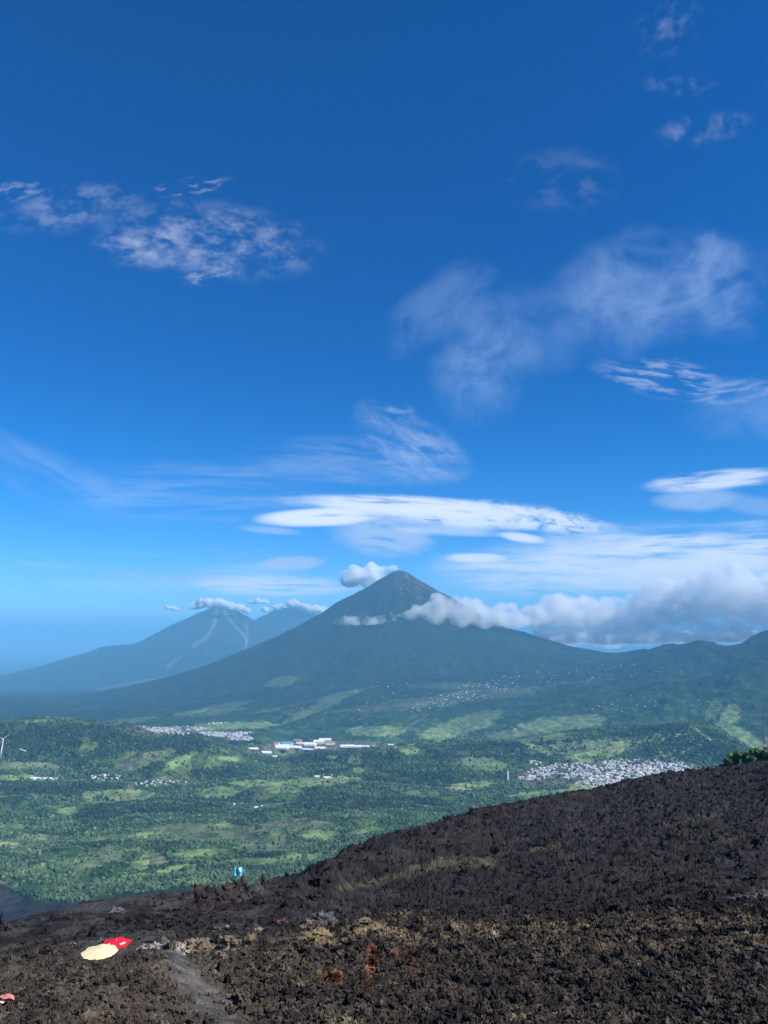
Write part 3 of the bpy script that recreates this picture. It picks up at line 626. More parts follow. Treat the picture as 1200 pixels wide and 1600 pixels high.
CREST = np.array([(-100, 1460), (0, 1445), (50, 1431), (100, 1419), (150, 1409), (200, 1402), (260, 1397), (320, 1394), (380, 1390), (430, 1376), (475, 1360), (525, 1336), (560, 1322), (600, 1306), (650, 1295), (700, 1280), (750, 1263), (810, 1253), (850, 1245), (900, 1237), (940, 1230), (975, 1220), (1020, 1213), (1090, 1203), (1150, 1197), (1200, 1190), (1300, 1178)], float)
CX = np.linspace(-90, 1290, 180); CY = np.interp(CX, CREST[:, 0], CREST[:, 1]); tx, ty, tz = ray(CX, CY); cu = 2*np.arctan2(tx, ty); lo_ = math.log(88)
delta = np.zeros(len(CX))
for it in range(3):                                        # settle the skyline of the flow
    dg = np.geomspace(100, 620, 420); gx, gy = tx[:, None]*dg, ty[:, None]*dg
    gz = LH(gx.ravel(), gy.ravel()).reshape(gx.shape)/dg; k = np.argsort(gz, 1)[:, -4]; top = gz[np.arange(len(CX)), k]
    delta = delta + (tz-top); ker = np.array([1, 2, 3, 2, 1])/9.0; delta = np.convolve(np.pad(delta, 2, mode='edge'), ker, 'valid')
    CORR = (cu, delta, (lo_, math.log(118)))
print('skyline error px', np.abs((tz-top)*FPX).max(), np.abs(tz-top).mean()*FPX)
lr = np.concatenate([np.geomspace(2.5, 24, 60)[:-1], np.geomspace(24, 90, 520)[:-1], np.geomspace(90, 600, 430)[:-1], np.geomspace(600, 830, 16)])
lu = np.tan(np.linspace(math.atan(-0.75), math.atan(0.75), 1150))
DD, UU = np.meshgrid(lr, lu, indexing='ij'); hh = np.sqrt(1+UU*UU)
LX, LY = (DD*UU/hh).ravel(), (DD/hh).ravel(); LZZ = LH(LX, LY)
lcol = lava_colour(LX, LY, LZZ)
ld = np.hypot(LX, LY); jit = np.clip(ld/60, 0.5, 2)*0.10*(1-pathmask(LX, LY))
LXj, LYj = LX+jit*perlin(LX/0.35, LY/0.35, 401), LY+jit*perlin(LX/0.35, LY/0.35, 402)
me = mesh_np('lava_field', np.stack([LXj, LYj, LZZ], 1), grid_faces(len(lr), len(lu)), M_LAVA, False)
attr(me, 'tint', lcol); obj('lava_ground', me, kind='structure')

def perlin3(x, y, z, s=0):
    ix, iy, iz = np.floor(x), np.floor(y), np.floor(z); fx, fy, fz = x-ix, y-iy, z-iz
    ix, iy, iz = ix.astype(np.int64), iy.astype(np.int64), iz.astype(np.int64); w = lambda t: t*t*t*(t*(t*6-15)+10)
    def gr(i, j, k):
        a_ = _h(ix+i+(iz+k)*7919, iy+j+(iz+k)*104729, s)*6.2832; b_ = _h(ix+i+(iz+k)*31337, iy+j, s+3)*2-1; c_ = np.sqrt(1-b_*b_)
        return np.cos(a_)*c_*(fx-i)+np.sin(a_)*c_*(fy-j)+b_*(fz-k)
    u, v, t = w(fx), w(fy), w(fz); L = lambda p, q, r: p+(q-p)*r
    return 1.6*L(L(L(gr(0, 0, 0), gr(1, 0, 0), u), L(gr(0, 1, 0), gr(1, 1, 0), u), v), L(L(gr(0, 0, 1), gr(1, 0, 1), u), L(gr(0, 1, 1), gr(1, 1, 1), u), v), t)
def fbm3(x, y, z, o=4, s=0, gain=0.5):
    r, a_ = 0, 1.0
    for i in range(o): r = r+a_*perlin3(x, y, z, s+i*7); x, y, z, a_ = x*2.03+5.1, y*2.03+1.7, z*2.03+9.2, a_*gain
    return r

def rock_shape(sub, seed, rough=0.35, squash=(1, 1, 0.8), freq=1.6):
    V_, F_ = ico(sub); rg = np.random.default_rng(seed); V0 = V_.copy()
    o = rg.uniform(0, 50, 3); q = V0*freq+o
    k = 1+rough*1.2*fbm3(q[:, 0], q[:, 1], q[:, 2], 3, seed) 
    for _ in range(5):                                     # broken faces
        n = rg.normal(size=3); n /= np.linalg.norm(n); t = V0@n; c_ = rg.uniform(0.55, 0.85); k = np.where(t > c_, k*c_/np.maximum(t, .1), k)
    return V0*k[:, None]*np.array(squash), F_
def ground(x, y): return LH(np.atleast_1d(np.float64(x)), np.atleast_1d(np.float64(y)))
# clinker: loose blocks over the near flow, past counting
def scatter_rubble():
    n = 60000; u = RNG.uniform(-0.62, 0.62, n); dd = np.exp(RNG.uniform(math.log(24), math.log(96), n))
    x, y = dd*np.sin(np.arctan(u)), dd*np.cos(np.arctan(u)); keep = ((pathmask(x, y) < 0.3) | (RNG.uniform(0, 1, n) < 0.07)) & ~((u < -0.1) & (dd > 60) & (RNG.uniform(0, 1, n) < 0.75)); x, y, dd = x[keep], y[keep], dd[keep]; n = len(x)
    z = LH(x, y); col = lava_colour(x, y, z)
    size = np.exp(RNG.normal(0, 0.58, n))*0.07*np.clip((dd/45)**0.75, 0.7, 1.7); size = np.minimum(size, 0.0065*dd)
    shapes = [rock_shape(1 if i < 8 else 2, 500+i, 1.0, (1, RNG.uniform(.5, .9), RNG.uniform(.5, 1.5)), 2.2) for i in range(12)]
    if True:                                                # loose blocks up the slope behind
        m2 = 9000; u2 = RNG.uniform(-0.3, 0.62, m2); d2 = np.exp(RNG.uniform(math.log(92), math.log(575), m2)); x2, y2 = d2*np.sin(np.arctan(u2)), d2*np.cos(np.arctan(u2)); z2 = LH(x2, y2)
        x, y, dd = np.append(x, x2), np.append(y, y2), np.append(dd, d2); z = np.append(z, z2); col = np.concatenate([col, lava_colour(x2, y2, z2)*0.85])
        size = np.append(size, np.exp(RNG.normal(0, 0.5, m2))*0.20*np.clip((d2/150)**0.7, .7, 2.4)); n = len(x)
    which = np.where(size > np.quantile(size, .72), RNG.integers(8, 12, n), RNG.integers(0, 8, n)); Vs, Fs, Cs, o = [], [], [], 0
    for k in range(12):
        idx = np.where(which == k)[0]; V0, F0 = shapes[k]; m_ = len(idx)
        A = RNG.normal(size=(m_, 4)); A /= np.linalg.norm(A, axis=1)[:, None]; w, a_, b_, c_ = A.T
        Rm = np.stack([1-2*(b_*b_+c_*c_), 2*(a_*b_-c_*w), 2*(a_*c_+b_*w), 2*(a_*b_+c_*w), 1-2*(a_*a_+c_*c_), 2*(b_*c_-a_*w), 2*(a_*c_-b_*w), 2*(b_*c_+a_*w), 1-2*(a_*a_+b_*b_)], 1).reshape(-1, 3, 3)
        W = np.einsum('nij,vj->nvi', Rm, V0)*size[idx][:, None, None]+np.stack([x[idx], y[idx], z[idx]+size[idx]*0.25], 1)[:, None, :]
        Vs.append(W.reshape(-1, 3)); Fs.append((F0[None]+(np.arange(m_)*len(V0))[:, None, None]).reshape(-1, 3)+o); o += m_*len(V0)
        cc = col[idx]*np.exp(RNG.normal(0, 0.3, m_))[:, None]; Cs.append(np.repeat(cc, len(V0), 0))
    me = mesh_np('lava_rubble', np.concatenate(Vs), np.concatenate(Fs), M_LAVA, False); attr(me, 'tint', np.clip(np.concatenate(Cs), 0.005, 0.6))
    obj('lava_rubble', me, kind='stuff')
scatter_rubble()
t1_ = lambda t: tuple(0.62*v for v in t)
def rock(name, px, py, d, sx, sy, sz, tint, label, cat='rock', sub=4, seed=1, sink=0.35, group=None, rough=0.4, lumps=1, tint2=None, ytop=None):
    X, Y, _ = at(px, py, d); z = float(ground(X, Y)[0]); parts = []; ztop = None if ytop is None else float(at(px, ytop, d)[2])
    rg = np.random.default_rng(seed)
    for i in range(lumps):
        V0, F0 = rock_shape(sub, seed*10+i, rough, (sx, sy, sz), 1.9)
        if i: V0 = V0*rg.uniform(.45, .7)+np.array([rg.uniform(-.7, .7)*sx, rg.uniform(-.5, .5)*sy, rg.uniform(-.5, .35)*sz])
        q = V0*2.6/max(sx, .3); V0 = V0+0.16*min(sx, sz)*(fbm3(q[:, 0], q[:, 1], q[:, 2], 4, seed+3, 0.62))[:, None]*V0/np.maximum(np.linalg.norm(V0, axis=1), .01)[:, None]
        parts.append((V0, F0))
    V_, F_ = merge(parts); me = mesh_np(name, V_, F_, M_LAVA, False)
    q = V_*1.4; f = sstep(fbm3(q[:, 0], q[:, 1], q[:, 2], 3, seed), -0.3, 0.4)[:, None]; t2 = np.array(tint2 or tint)
    attr(me, 'tint', np.array(tint)*(1-f)+t2*f)
    zz = z+sz*(1-sink) if ztop is None else ztop-float(V_[:, 2].max())
    return obj(name, me, loc=(float(X), float(Y), zz), label=label, category=cat, group=group)
rock('rock_outcrop', 372, 1398, 118, 2.3, 2.0, 2.7, (.034, .028, .028), 'craggy rounded lava outcrop with reddish top, the flag standing on it', 'rock outcrop', 5, 3, lumps=6, tint2=(.055, .041, .037), ytop=1370, rough=.3)
rock('rock_outcrop', 318, 1402, 115, 2.2, 1.8, 2.0, (.036, .029, .028), 'jagged reddish lava outcrop left of the one carrying the flag', 'rock outcrop', 5, 5, lumps=6, tint2=(.06, .043, .039), ytop=1379, rough=.3)
rock('rock_outcrop', 345, 1414, 112, 2.4, 1.8, 1.6, (.045, .036, .036), 'low lava hump in the gap between the two big outcrops', 'rock outcrop', 5, 8, lumps=5, tint2=(.055, .042, .038), ytop=1390, rough=.3)
rock('rock_outcrop', 398, 1415, 113, 3.2, 2.4, 2.4, (.034, .03, .032), 'dark slabby lava buttress below and right of the flag outcrop', 'rock outcrop', 5, 17, lumps=6, tint2=(.06, .052, .05), ytop=1384, rough=.3)
rock('rock_spire', 411, 1392, 123, .5, .5, 2.3, (.06, .045, .04), 'thin upright lava spire right of the flag outcrop', 'rock spire', 4, 7, lumps=4, tint2=(.09, .06, .052), ytop=1363)
rock('rock_spire', 403, 1403, 119, .55, .5, 1.6, (.045, .04, .04), 'short dark lava stub at the foot of the thin spire', 'rock spire', 4, 9, lumps=3, ytop=1378)
rock('boulder', 505, 1436, 80, 1.2, 1.0, .9, (.07, .08, .09), 'blue grey boulder mound above the pale yellow ledge', 'boulder', 4, 11, lumps=5, tint2=(.11, .12, .13), ytop=1424)
rock('boulder', 490, 1445, 76, .9, .8, .7, (.10, .06, .05), 'reddish boulder just below the blue grey boulder mound', 'boulder', 4, 13, lumps=4, tint2=(.15, .11, .10), ytop=1436)
for i, (px, py, d, r, t1, lab) in enumerate(((500, 1466, 59, 1.3, (.34, .26, .14), 'pale yellow flat ledge of rock at the top of the near flow'), (572, 1450, 62, .75, (.30, .24, .15), 'tan boulder on the near flow crest right of the yellow ledge'),
    (540, 1461, 60, .5, (.3, .24, .16), 'small tan rock between the yellow ledge and the tan boulder'), (361, 1478, 62, .8, (.27, .22, .14), 'tan block with dark hollows beside the gravel path head'), (385, 1477, 64, .6, (.24, .19, .12), 'smaller tan rock right of the hollowed tan block'),
    (310, 1477, 62, 1.0, (.26, .2, .15), 'broad buff rock above the gravel path head'), (342, 1472, 66, .42, (.33, .33, .32), 'little pale grey stone behind the tan blocks'), (283, 1486, 56, .62, (.5, .49, .46), 'whitest boulder beside the head of the gravel path'),
    (276, 1498, 54, .5, (.38, .37, .35), 'grey white rock just below the whitest boulder'), (336, 1497, 54, .42, (.03, .03, .032), 'small black stone lying on the grey gravel'), (356, 1446, 84, .5, (.3, .29, .28), 'lone pale stone on the dark slope under the outcrops'),
    (182, 1426, 100, 1.2, (.2, .2, .2), 'smooth grey slab of lava on the left ridge'), (440, 1437, 92, .8, (.3, .15, .14), 'pinkish rock at the foot of the dark striped slope'))):
    rock('boulder', px, py, d, r*.75, r*.6, r*.75*(.35 if 'ledge' in lab or 'slab' in lab else .75), t1_(t1), lab, 'boulder', 4, 30+i, 0.45, lumps=4, rough=.5)

# parasols sunk behind the near flow
def parasol(px, py, d, R, sides, tilt, tiltdir, spin, cloth, mark, label, pole_h):
    X, Y, Z = (float(v) for v in at(px, py, d)); root = obj('parasol', None, loc=(X, Y, Z-pole_h), label=label, category='parasol')
    o = obj('pole', pymesh('pole', [tube((0, 0, -0.4), (0, 0, pole_h-0.02), .025, .025, 10)], M_STEEL, True), root)
    Vc, F_ = [(0, 0, 0)], []; rings = 5; sag = R*0.17
    for r in range(1, rings+1):
        for k in range(sides*4):
            a_ = 2*math.pi*k/(sides*4); t = r/rings; sec = math.pi/sides; loc_ = (a_ % (2*sec))-sec; e_ = math.cos(sec)/math.cos(loc_)
            rr = R*t*e_; Vc.append((rr*math.cos(a_), rr*math.sin(a_), -sag*t**1.25-0.03*R*t*(abs(loc_)/sec < .2)))
    n = sides*4
    for k in range(n): F_.append((0, 1+k, 1+(k+1) % n))
    for r in range(rings-1):
        for k in range(n): a_, b_ = 1+r*n+k, 1+r*n+(k+1) % n; F_.append((a_, a_+n, b_+n, b_))
    me = pymesh('canopy', [(np.array(Vc), F_)], cloth); c_ = obj('canopy', me, root, (0, 0, pole_h), spin)
    c_.rotation_mode = 'XYZ'; c_.rotation_euler = (tilt*math.cos(tiltdir), tilt*math.sin(tiltdir), spin)
    md = c_.modifiers.new('thick', 'SOLIDIFY'); md.thickness = 0.012
    obj('finial', pymesh('finial', [(ico(1)[0]*0.035, ico(1)[1])], M_STEEL, True), root, (0, 0, pole_h+.02))
    for k in range(sides):
        a_ = 2*math.pi*k/sides; obj('rib', pymesh('rib', [tube((0, 0, -.03), (R*.97*math.cos(a_), R*.97*math.sin(a_), -sag-.025), .007, .007, 6)], M_STEEL), c_)
    if mark: # wavy white lettering strip and a small white patch on the red cloth
        def on(a_, r): return (r*math.cos(a_), r*math.sin(a_), -sag*(r/R)**1.25+0.02)
        for a0, a1, r0, r1, m_ in mark:
            N = 10; Vq = []
            for i in range(N+1):
                a_ = a0+(a1-a0)*i/N; w = 0.03*math.sin(i*2.4)*R
                Vq += [on(a_, r0*R+w), on(a_, r1*R+w)]
            obj('lettering', pymesh('lettering', [(np.array(Vq), [(2*i, 2*i+2, 2*i+3, 2*i+1) for i in range(N)])], M_WHITE), c_)
    return root
M_STEEL = plain('painted_steel', (.55, .55, .55), .5, .1, 3)
M_WHITE = plain('white_paint', (.85, .85, .84), .6, .05, 3)
M_YEL = plain('cream_yellow_cloth', (.84, .68, .38), .8, .05, 2)
M_RED = plain('red_cloth', (.72, .015, .03), .7, .08, 2)
parasol(156, 1482, 47.6, 1.0, 8, math.radians(2), math.radians(0), 0.2, M_YEL, None, 'pale yellow open parasol sunk behind the near rubble crest', 2.05)
parasol(182, 1469, 50.5, 0.90, 6, math.radians(2), math.radians(20), 0.5, M_RED, [(-1.35, -0.65, .52, .68, 0), (3.5, 3.75, .5, .8, 0)], 'red open parasol with white lettering partly behind the yellow one', 2.0)

# flag on the outcrop
def flag():
    X, Y, Zb = (float(v) for v in at(381, 1387, 119)); Zt = float(at(381, 1346, 119)[2]); root = obj('flag', None, loc=(X, Y, Zb-.5), label='sky blue and white flag on two thin poles atop the craggy outcrop', category='flag')
    h = Zt-Zb+.5; obj('pole', pymesh('pole', [tube((0, 0, 0), (0.02, 0, h), .035, .028, 8)], M_WOOD, True), root)
    obj('pole', pymesh('pole', [tube((-.62, .05, 0.1), (-.68, .02, h-1.9), .025, .02, 8)], M_WOOD, True), root)
    z1 = float(at(381, 1354.5, 119)[2])-Zb+.5; hh_ = 1.15; L = 1.4; nx, nz = 36, 14
    for k, (a0, a1, m_) in enumerate(((0, 12, M_SKYBLUE), (12, 24, M_WHITE), (24, 36, M_SKYBLUE))):
        Vq = []
        for i in range(a0, a1+1):
            for j in range(nz+1):
                s_, t = i/nx, j/nz; Vq.append((-.02-s_*L*0.985, .13*math.sin(s_*9+t*1.4)*(.3+s_)+.05*math.sin(t*7+s_*4), z1-t*hh_-.07*s_+.05*math.sin(s_*7+1)))
        nj = nz+1; me = pymesh('stripe', [(np.array(Vq), [(i*nj+j, (i+1)*nj+j, (i+1)*nj+j+1, i*nj+j+1) for i in range(a1-a0) for j in range(nz)])], m_, True)
        me.name = 'stripe'; o = obj('stripe', me, root, label=None)
M_WOOD = plain('weathered_wood', (.3, .2, .15), .9, .2, 4)
M_SKYBLUE = plain('sky_blue_cloth', (.02, .55, .80), .8, .08, 2)
flag()
# litter by the trampled track at lower left
M_PINK = plain('faded_pink_cloth', (.62, .22, .20), .9, .15, 4)
def bundle():
    X, Y, Z = (float(v) for v in at(12, 1553, 43)); z = float(ground(X, Y)[0]); root = obj('cloth_bundle', None, loc=(X, Y, z+.25), label='faded pink cloth bundle with a white end at the lower left edge', category='bundle')
    V0, F0 = rock_shape(3, 77, .22, (.36, .2, .16), 1.5); me = mesh_np('cover', V0+np.array([0, 0, .2]), F0, M_PINK, True); obj('cover', me, root)
    V0, F0 = rock_shape(3, 78, .2, (.12, .09, .06), 1.5); me = mesh_np('lining', V0+np.array([-.2, -.14, .08]), F0, M_WHITE, True); obj('lining', me, root)
bundle()
X, Y, Z = (float(v) for v in at(66, 1549, 41.5)); z = float(ground(X, Y)[0])
Vq, Fq = [], []
for i in range(9):
    for j in range(5): Vq.append((i*.045-.18+.01*math.sin(j), j*.03-.06, .03*math.sin(i*1.1+j*.7)+.022*i))
for i in range(8):
    for j in range(4): Fq.append((i*5+j, i*5+5+j, i*5+6+j, i*5+j+1))
o = obj('plastic_scrap', pymesh('plastic_scrap', [(np.array(Vq), Fq)], M_WHITE, True), loc=(X, Y, z+.10), rz=.3, label='small white plastic scrap on the rubble near the pink bundle', category='litter')
md = o.modifiers.new('thick', 'SOLIDIFY'); md.thickness = .004

# ------------------------------------------------------------------ trees
def leaf_crown(seed, n, R, h, leaf, clumps=9):
    """leaf quads gathered in clumps; returns V,F"""
    rg = np.random.default_rng(seed); cen = []
    for i in range(clumps):
        a_ = rg.uniform(0, 6.28); r = R*rg.uniform(.15, .72)*(i > 0); cen.append((r*math.cos(a_), r*math.sin(a_), h*rg.uniform(.38, .85)))
    cen = np.array(cen); k = rg.integers(0, clumps, n); v = rg.normal(size=(n, 3)); v /= np.linalg.norm(v, axis=1)[:, None]
    cr = R*rg.uniform(.3, .52, clumps); P = cen[k]+v*(cr[k]*rg.uniform(.55, 1.08, n))[:, None]*np.array([1, 1, .8])
    nrm = v+rg.normal(size=(n, 3))*.6+np.array([0, 0, .4]); nrm /= np.linalg.norm(nrm, axis=1)[:, None]
    t1 = np.cross(nrm, rg.normal(size=(n, 3))); t1 /= np.linalg.norm(t1, axis=1)[:, None]; t2 = np.cross(nrm, t1); s_ = leaf*rg.uniform(.6, 1.3, n)[:, None]
    V_ = np.stack([P-t1*s_-t2*s_*.6, P+t1*s_-t2*s_*.6, P+t1*s_*.8+t2*s_*.7, P-t1*s_*.8+t2*s_*.7], 1).reshape(-1, 3)
    return V_, np.arange(n*4).reshape(-1, 4)
def trunk_mesh(name, h, r, seed):
    rg = np.random.default_rng(seed); P = [np.array([0, 0, -.6])]; parts = []
    for i in range(4): P.append(P[-1]+np.array([rg.normal()*.05*h, rg.normal()*.05*h, h*.19]))
    for i in range(4): parts.append(tube(P[i], P[i+1], r*(1-i*.18), r*(1-(i+1)*.18), 7))
    for i in range(5):
        a_ = rg.uniform(0, 6.28); b_ = P[2+i % 3]; parts.append(tube(b_, b_+np.array([math.cos(a_)*h*.25, math.sin(a_)*h*.25, h*.22]), r*.4, r*.12, 5))
    return pymesh(name, parts, M_BARK, True)
M_BARK = plain('bark', (.07, .055, .04), .95, .25, 1.5)
LEAFC = [(.07, .135, .04), (.09, .16, .045), (.12, .175, .06), (.055, .105, .04)]
def tree_protos(n, R, h, leaves, leaf):
    out = []
    for i in range(n):
        V_, F_ = leaf_crown(900+i+int(h*10), leaves, R, h, leaf); me = mesh_np('crown', V_, F_, M_LEAF)
        c_ = np.array(LEAFC[i % len(LEAFC)])*(1.45 if h < 10 else 1.0)*np.exp(np.random.default_rng(i).normal(0, .3, (len(F_), 1))); attr(me, 'tint', np.repeat(c_, 4, 0)); out.append((me, trunk_mesh('trunk', h*.9, h*.028, i)))
    return out
NEAR_P = tree_protos(4, 1.0*3.2, 7.5, 1500, .33); FAR_P = tree_protos(6, 5.5, 12.0, 260, 1.5)
def put_tree(name, pr, x, y, z, s_, label, cat, group=None, sink=0.0):
    root = obj(name, None, loc=(float(x), float(y), float(z)-sink), rz=float(RNG.uniform(0, 6.28)), sc=float(s_), label=label, category=cat, group=group)
    obj('crown', pr[0], root); obj('trunk', pr[1], root)
bush = [(1098, 1199, 545, .40), (1108, 1196, 548, .5), (1118, 1194, 550, .55), (1127, 1192, 552, .5), (1136, 1190, 556, .8), (1141, 1187, 550, .95), (1149, 1186, 556, 1.05), (1157, 1184, 552, 1.15), (1163, 1184, 560, 1.0), (1170, 1183, 548, .85),
        (1178, 1181, 555, 1.0), (1185, 1180, 550, 1.15), (1192, 1180, 558, 1.05), (1200, 1178, 552, 1.2), (1210, 1176, 552, 1.2), (1175, 1184, 546, .7), (1089, 1202, 545, .3)]
bl = ['tiny shrub at the left tip of the green clump on the lava skyline', 'second low shrub from the left tip of the skyline clump', 'third low shrub from the left in the skyline clump', 'low shrub left of where the skyline clump rises', 'leafy tree where the skyline clump starts to rise',
      'rounded tree at the left shoulder of the skyline clump', 'bushy tree just right of the skyline clump\'s left shoulder', 'tall bushy tree left of the short white post', 'bushy tree right behind the short white post', 'brownish shrub right of the short white post',
      'leafy tree between the short post and the tall mast', 'full crowned tree just left of the tall thin mast', 'full crowned tree behind the foot of the tall mast', 'tall tree at the right edge of the photo on the skyline', 'tree partly cut off by the right edge behind the tall one', 'low shrub in front of the skyline trees by the post', 'first tiny sprout beyond the left tip of the skyline clump']
for i, ((px, py, d, s_), lb) in enumerate(zip(bush, bl)):
    X, Y, _ = at(px, py, d); z = float(LH(np.array([X]), np.array([Y]), False)[0])
    put_tree('shrub' if s_ < .8 else 'tree', NEAR_P[i % 4], X, Y, float(at(px, py+11, d)[2])-2.5*s_, s_*1.4, lb, 'shrub' if s_ < .8 else 'tree', 'trees on the lava skyline at right')
# masts
M_MAST = plain('dull_metal', (.10, .10, .11), .6, .1, .5)
X, Y, _ = (float(v) for v in at(1194, 1185, 540)); zt = float(at(1191, 1086, 540)[2]); zb = float(at(1194, 1188, 540)[2])
root = obj('radio_mast', None, loc=(X, Y, zb), label='tall thin dark mast rising above the trees at the right edge', category='mast')
xt = float(at(1191, 1086, 540)[0])-X
obj('pole', pymesh('pole', [tube((0, 0, -2), (xt, 0, zt-zb), .22, .12, 8)], M_MAST, True), root); obj('antenna', pymesh('antenna', [tube((xt, 0, zt-zb), (xt, 0, zt-zb+2), .05, .03, 6)], M_MAST, True), root)
for k in range(3):
    a_ = k*2.1+.4; obj('guy_wire', pymesh('guy_wire', [tube((xt*.7, 0, (zt-zb)*.7), (math.cos(a_)*14, math.sin(a_)*14, -2), .02, .02, 4)], M_MAST), root)
X, Y, zb = (float(v) for v in at(1175, 1180, 545)); root = obj('post', None, loc=(X, Y, zb-2), label='short post with a small white panel among the skyline trees', category='post')
obj('shaft', pymesh('shaft', [tube((0, 0, 0), (0, 0, 10.5), .16, .12, 8)], M_MAST, True), root); obj('panel', pymesh('panel', [boxm(.15, .55, -.1, .1, 6.5, 8.6)], M_WHITE), root)

# wind turbine at the left edge
xx, yy_, zz_, dd_, ok = hit(np.array([0.0]), np.array([1186.0]), 3000); print('turbine ground', dd_, ok)
X, Y, Z = float(xx[0]), float(yy_[0]), float(zz_[0]); px1 = FPX/float(dd_[0]); hub = 26/px1
root = obj('wind_turbine', None, loc=(X, Y, Z-2), label='white wind turbine at the left edge in front of the wooded hill', category='wind turbine')
obj('tower', pymesh('tower', [tube((0, 0, 0), (2.2/px1, 0, hub+2), 1.1/px1, .55/px1, 14)], M_WHITE, True), root)
obj('nacelle', pymesh('nacelle', [tube((2.2/px1, 3/px1*.3, hub+2), (2.2/px1, -3/px1*.3, hub+2), .7/px1, .6/px1, 10)], M_WHITE, True), root)
rot = obj('rotor', pymesh('hub', [(ico(2)[0]*.8/px1, ico(2)[1])], M_WHITE, True), root, (2.2/px1, -1.2/px1, hub+2)); Lb = 11/px1
for k in range(3):
    a_ = math.radians(36+120*k); c_, s_ = math.cos(a_), math.sin(a_); n_ = (-s_, c_)
    prof = [(0, .35), (.12, .75), (.35, .6), (.7, .38), (1, .12)]; Vb, Fb = [], []
    for t, w in prof:
        for sx, oy in ((-.4, -.12), (.6, -.12), (.6, .12), (-.4, .12)): Vb.append((c_*t*Lb+n_[0]*sx*w/px1, oy/px1, s_*t*Lb+n_[1]*sx*w/px1))
    for i in range(4):
        for j in range(4): Fb.append((i*4+j, i*4+(j+1) % 4, i*4+4+(j+1) % 4, i*4+4+j))
    obj('blade', pymesh('blade', [(np.array(Vb), Fb+[(0, 1, 2, 3), (16, 17, 18, 19)])], M_WHITE, True), rot)

# white block put in for a ragged pale scar, and small mast in the valley
def tower(px, py, hpx, w, name, label, cat, m_, lattice=False):
    x, y, z, d, ok = hit(np.array([float(px)]), np.array([float(py)]), 2500); x, y, z, s_ = float(x[0]), float(y[0]), float(z[0]), float(d[0])/FPX
    root = obj(name, None, loc=(x, y, z-2), label=label, category=cat); h = hpx*s_+2; w = w*s_
    if lattice:
        for sx in (-1, 1):
            for sy in (-1, 1): obj('leg', pymesh('leg', [tube((sx*w, sy*w, 0), (0, 0, h), w*.3, w*.15, 5)], m_), root)
    else:
        obj('wall', pymesh('wall', [boxm(-w, w, -w, w, 0, h*.9), boxm(-w*.7, w*.7, -w*.7, w*.7, h*.9, h)], m_), root)
        obj('roof', pymesh('roof', [boxm(-w*1.1, w*1.1, -w*1.1, w*1.1, h, h*1.03)], M_STEEL), root)
tower(794, 1220, 13, 1.0, 'scar_block', 'white upright block standing for a ragged scar left of the big hillside town', 'tower', M_WHITE)
tower(738, 1190, 11, .8, 'radio_mast', 'small red and white lattice mast on the cleared knoll', 'mast', M_STEEL, True)

# ------------------------------------------------------------------ houses and sheds
HW = [plain('wall_'+n_, c_, .85, .08, .2) for n_, c_ in (('white', (.78, .77, .74)), ('cream', (.66, .58, .44)), ('pink', (.62, .42, .36)), ('grey', (.42, .41, .40)))]
HR = [plain('roof_'+n_, c_, .7, .15, .2) for n_, c_ in (('zinc', (.62, .63, .65)), ('rust', (.33, .17, .11)), ('white', (.8, .8, .79)), ('tile', (.42, .20, .14)), ('blue', (.10, .30, .55)))]
def house_geo(w, l, h, gable):
    wv = boxm(-w/2, w/2, -l/2, l/2, -3, h); ov = .3
    if gable:
        rh = w*.22; V_ = np.array([(-w/2-ov, -l/2-ov, h+.002), (w/2+ov, -l/2-ov, h+.002), (w/2+ov, l/2+ov, h+.002), (-w/2-ov, l/2+ov, h+.002), (0, -l/2-ov, h+rh), (0, l/2+ov, h+rh)])
        rv = (V_, [(0, 3, 2, 1), (0, 1, 4), (2, 3, 5), (0, 4, 5, 3), (1, 2, 5, 4)])
    else: rv = boxm(-w/2-ov, w/2+ov, -l/2-ov, l/2+ov, h+.002, h+.5)
    return wv, rv
HV = []   # variants: colour words, wall mesh, roof mesh, geometry
WN, RN = ['white', 'cream', 'pink', 'grey'], ['zinc', 'rusty', 'white', 'tiled', 'blue']
for wi, ri, w, l, h, gb in ((0, 2, 11, 12, 6, 0), (0, 0, 10, 13, 5, 1), (0, 3, 10, 12, 4, 1), (1, 0, 10, 11, 5, 0), (1, 1, 9, 12, 4, 1), (2, 2, 10, 10, 7, 0), (3, 2, 11, 11, 6, 0), (0, 4, 10, 13, 5, 1), (0, 2, 14, 14, 8, 0), (3, 1, 9, 11, 4, 1)):
    wv, rv = house_geo(w, l, h, gb); HV.append((f'{WN[wi]} walled house with {RN[ri]} roof', pymesh('wall', [wv], HW[wi]), pymesh('roof', [rv], HR[ri]), wv, rv, wi, ri))
PROB = np.array([.18, .15, .12, .10, .11, .08, .09, .03, .07, .07])
def town(n, poly, dmin, seed, thin=0.0):
    """n random photo points in a list of ellipses -> ground points"""
    rg = np.random.default_rng(seed); out = []
    tot = sum(e_[4] for e_ in poly)
    for cx, cy, rx, ry, wgt, rot in poly:
        k = int(n*wgt/tot); a_ = rg.uniform(0, 6.2832, k); r = np.sqrt(rg.uniform(0, 1, k)); ex, ey = r*np.cos(a_)*rx, r*np.sin(a_)*ry; t = math.radians(rot)
        out.append(np.stack([cx+ex*math.cos(t)+ey*math.sin(t), cy-ex*math.sin(t)+ey*math.cos(t)], 1))
    p = np.concatenate(out); x, y, z, d, ok = hit(p[:, 0], p[:, 1], dmin)
    return np.stack([x, y, z, d, p[:, 0], p[:, 1]], 1)[ok & (d < 16000)]
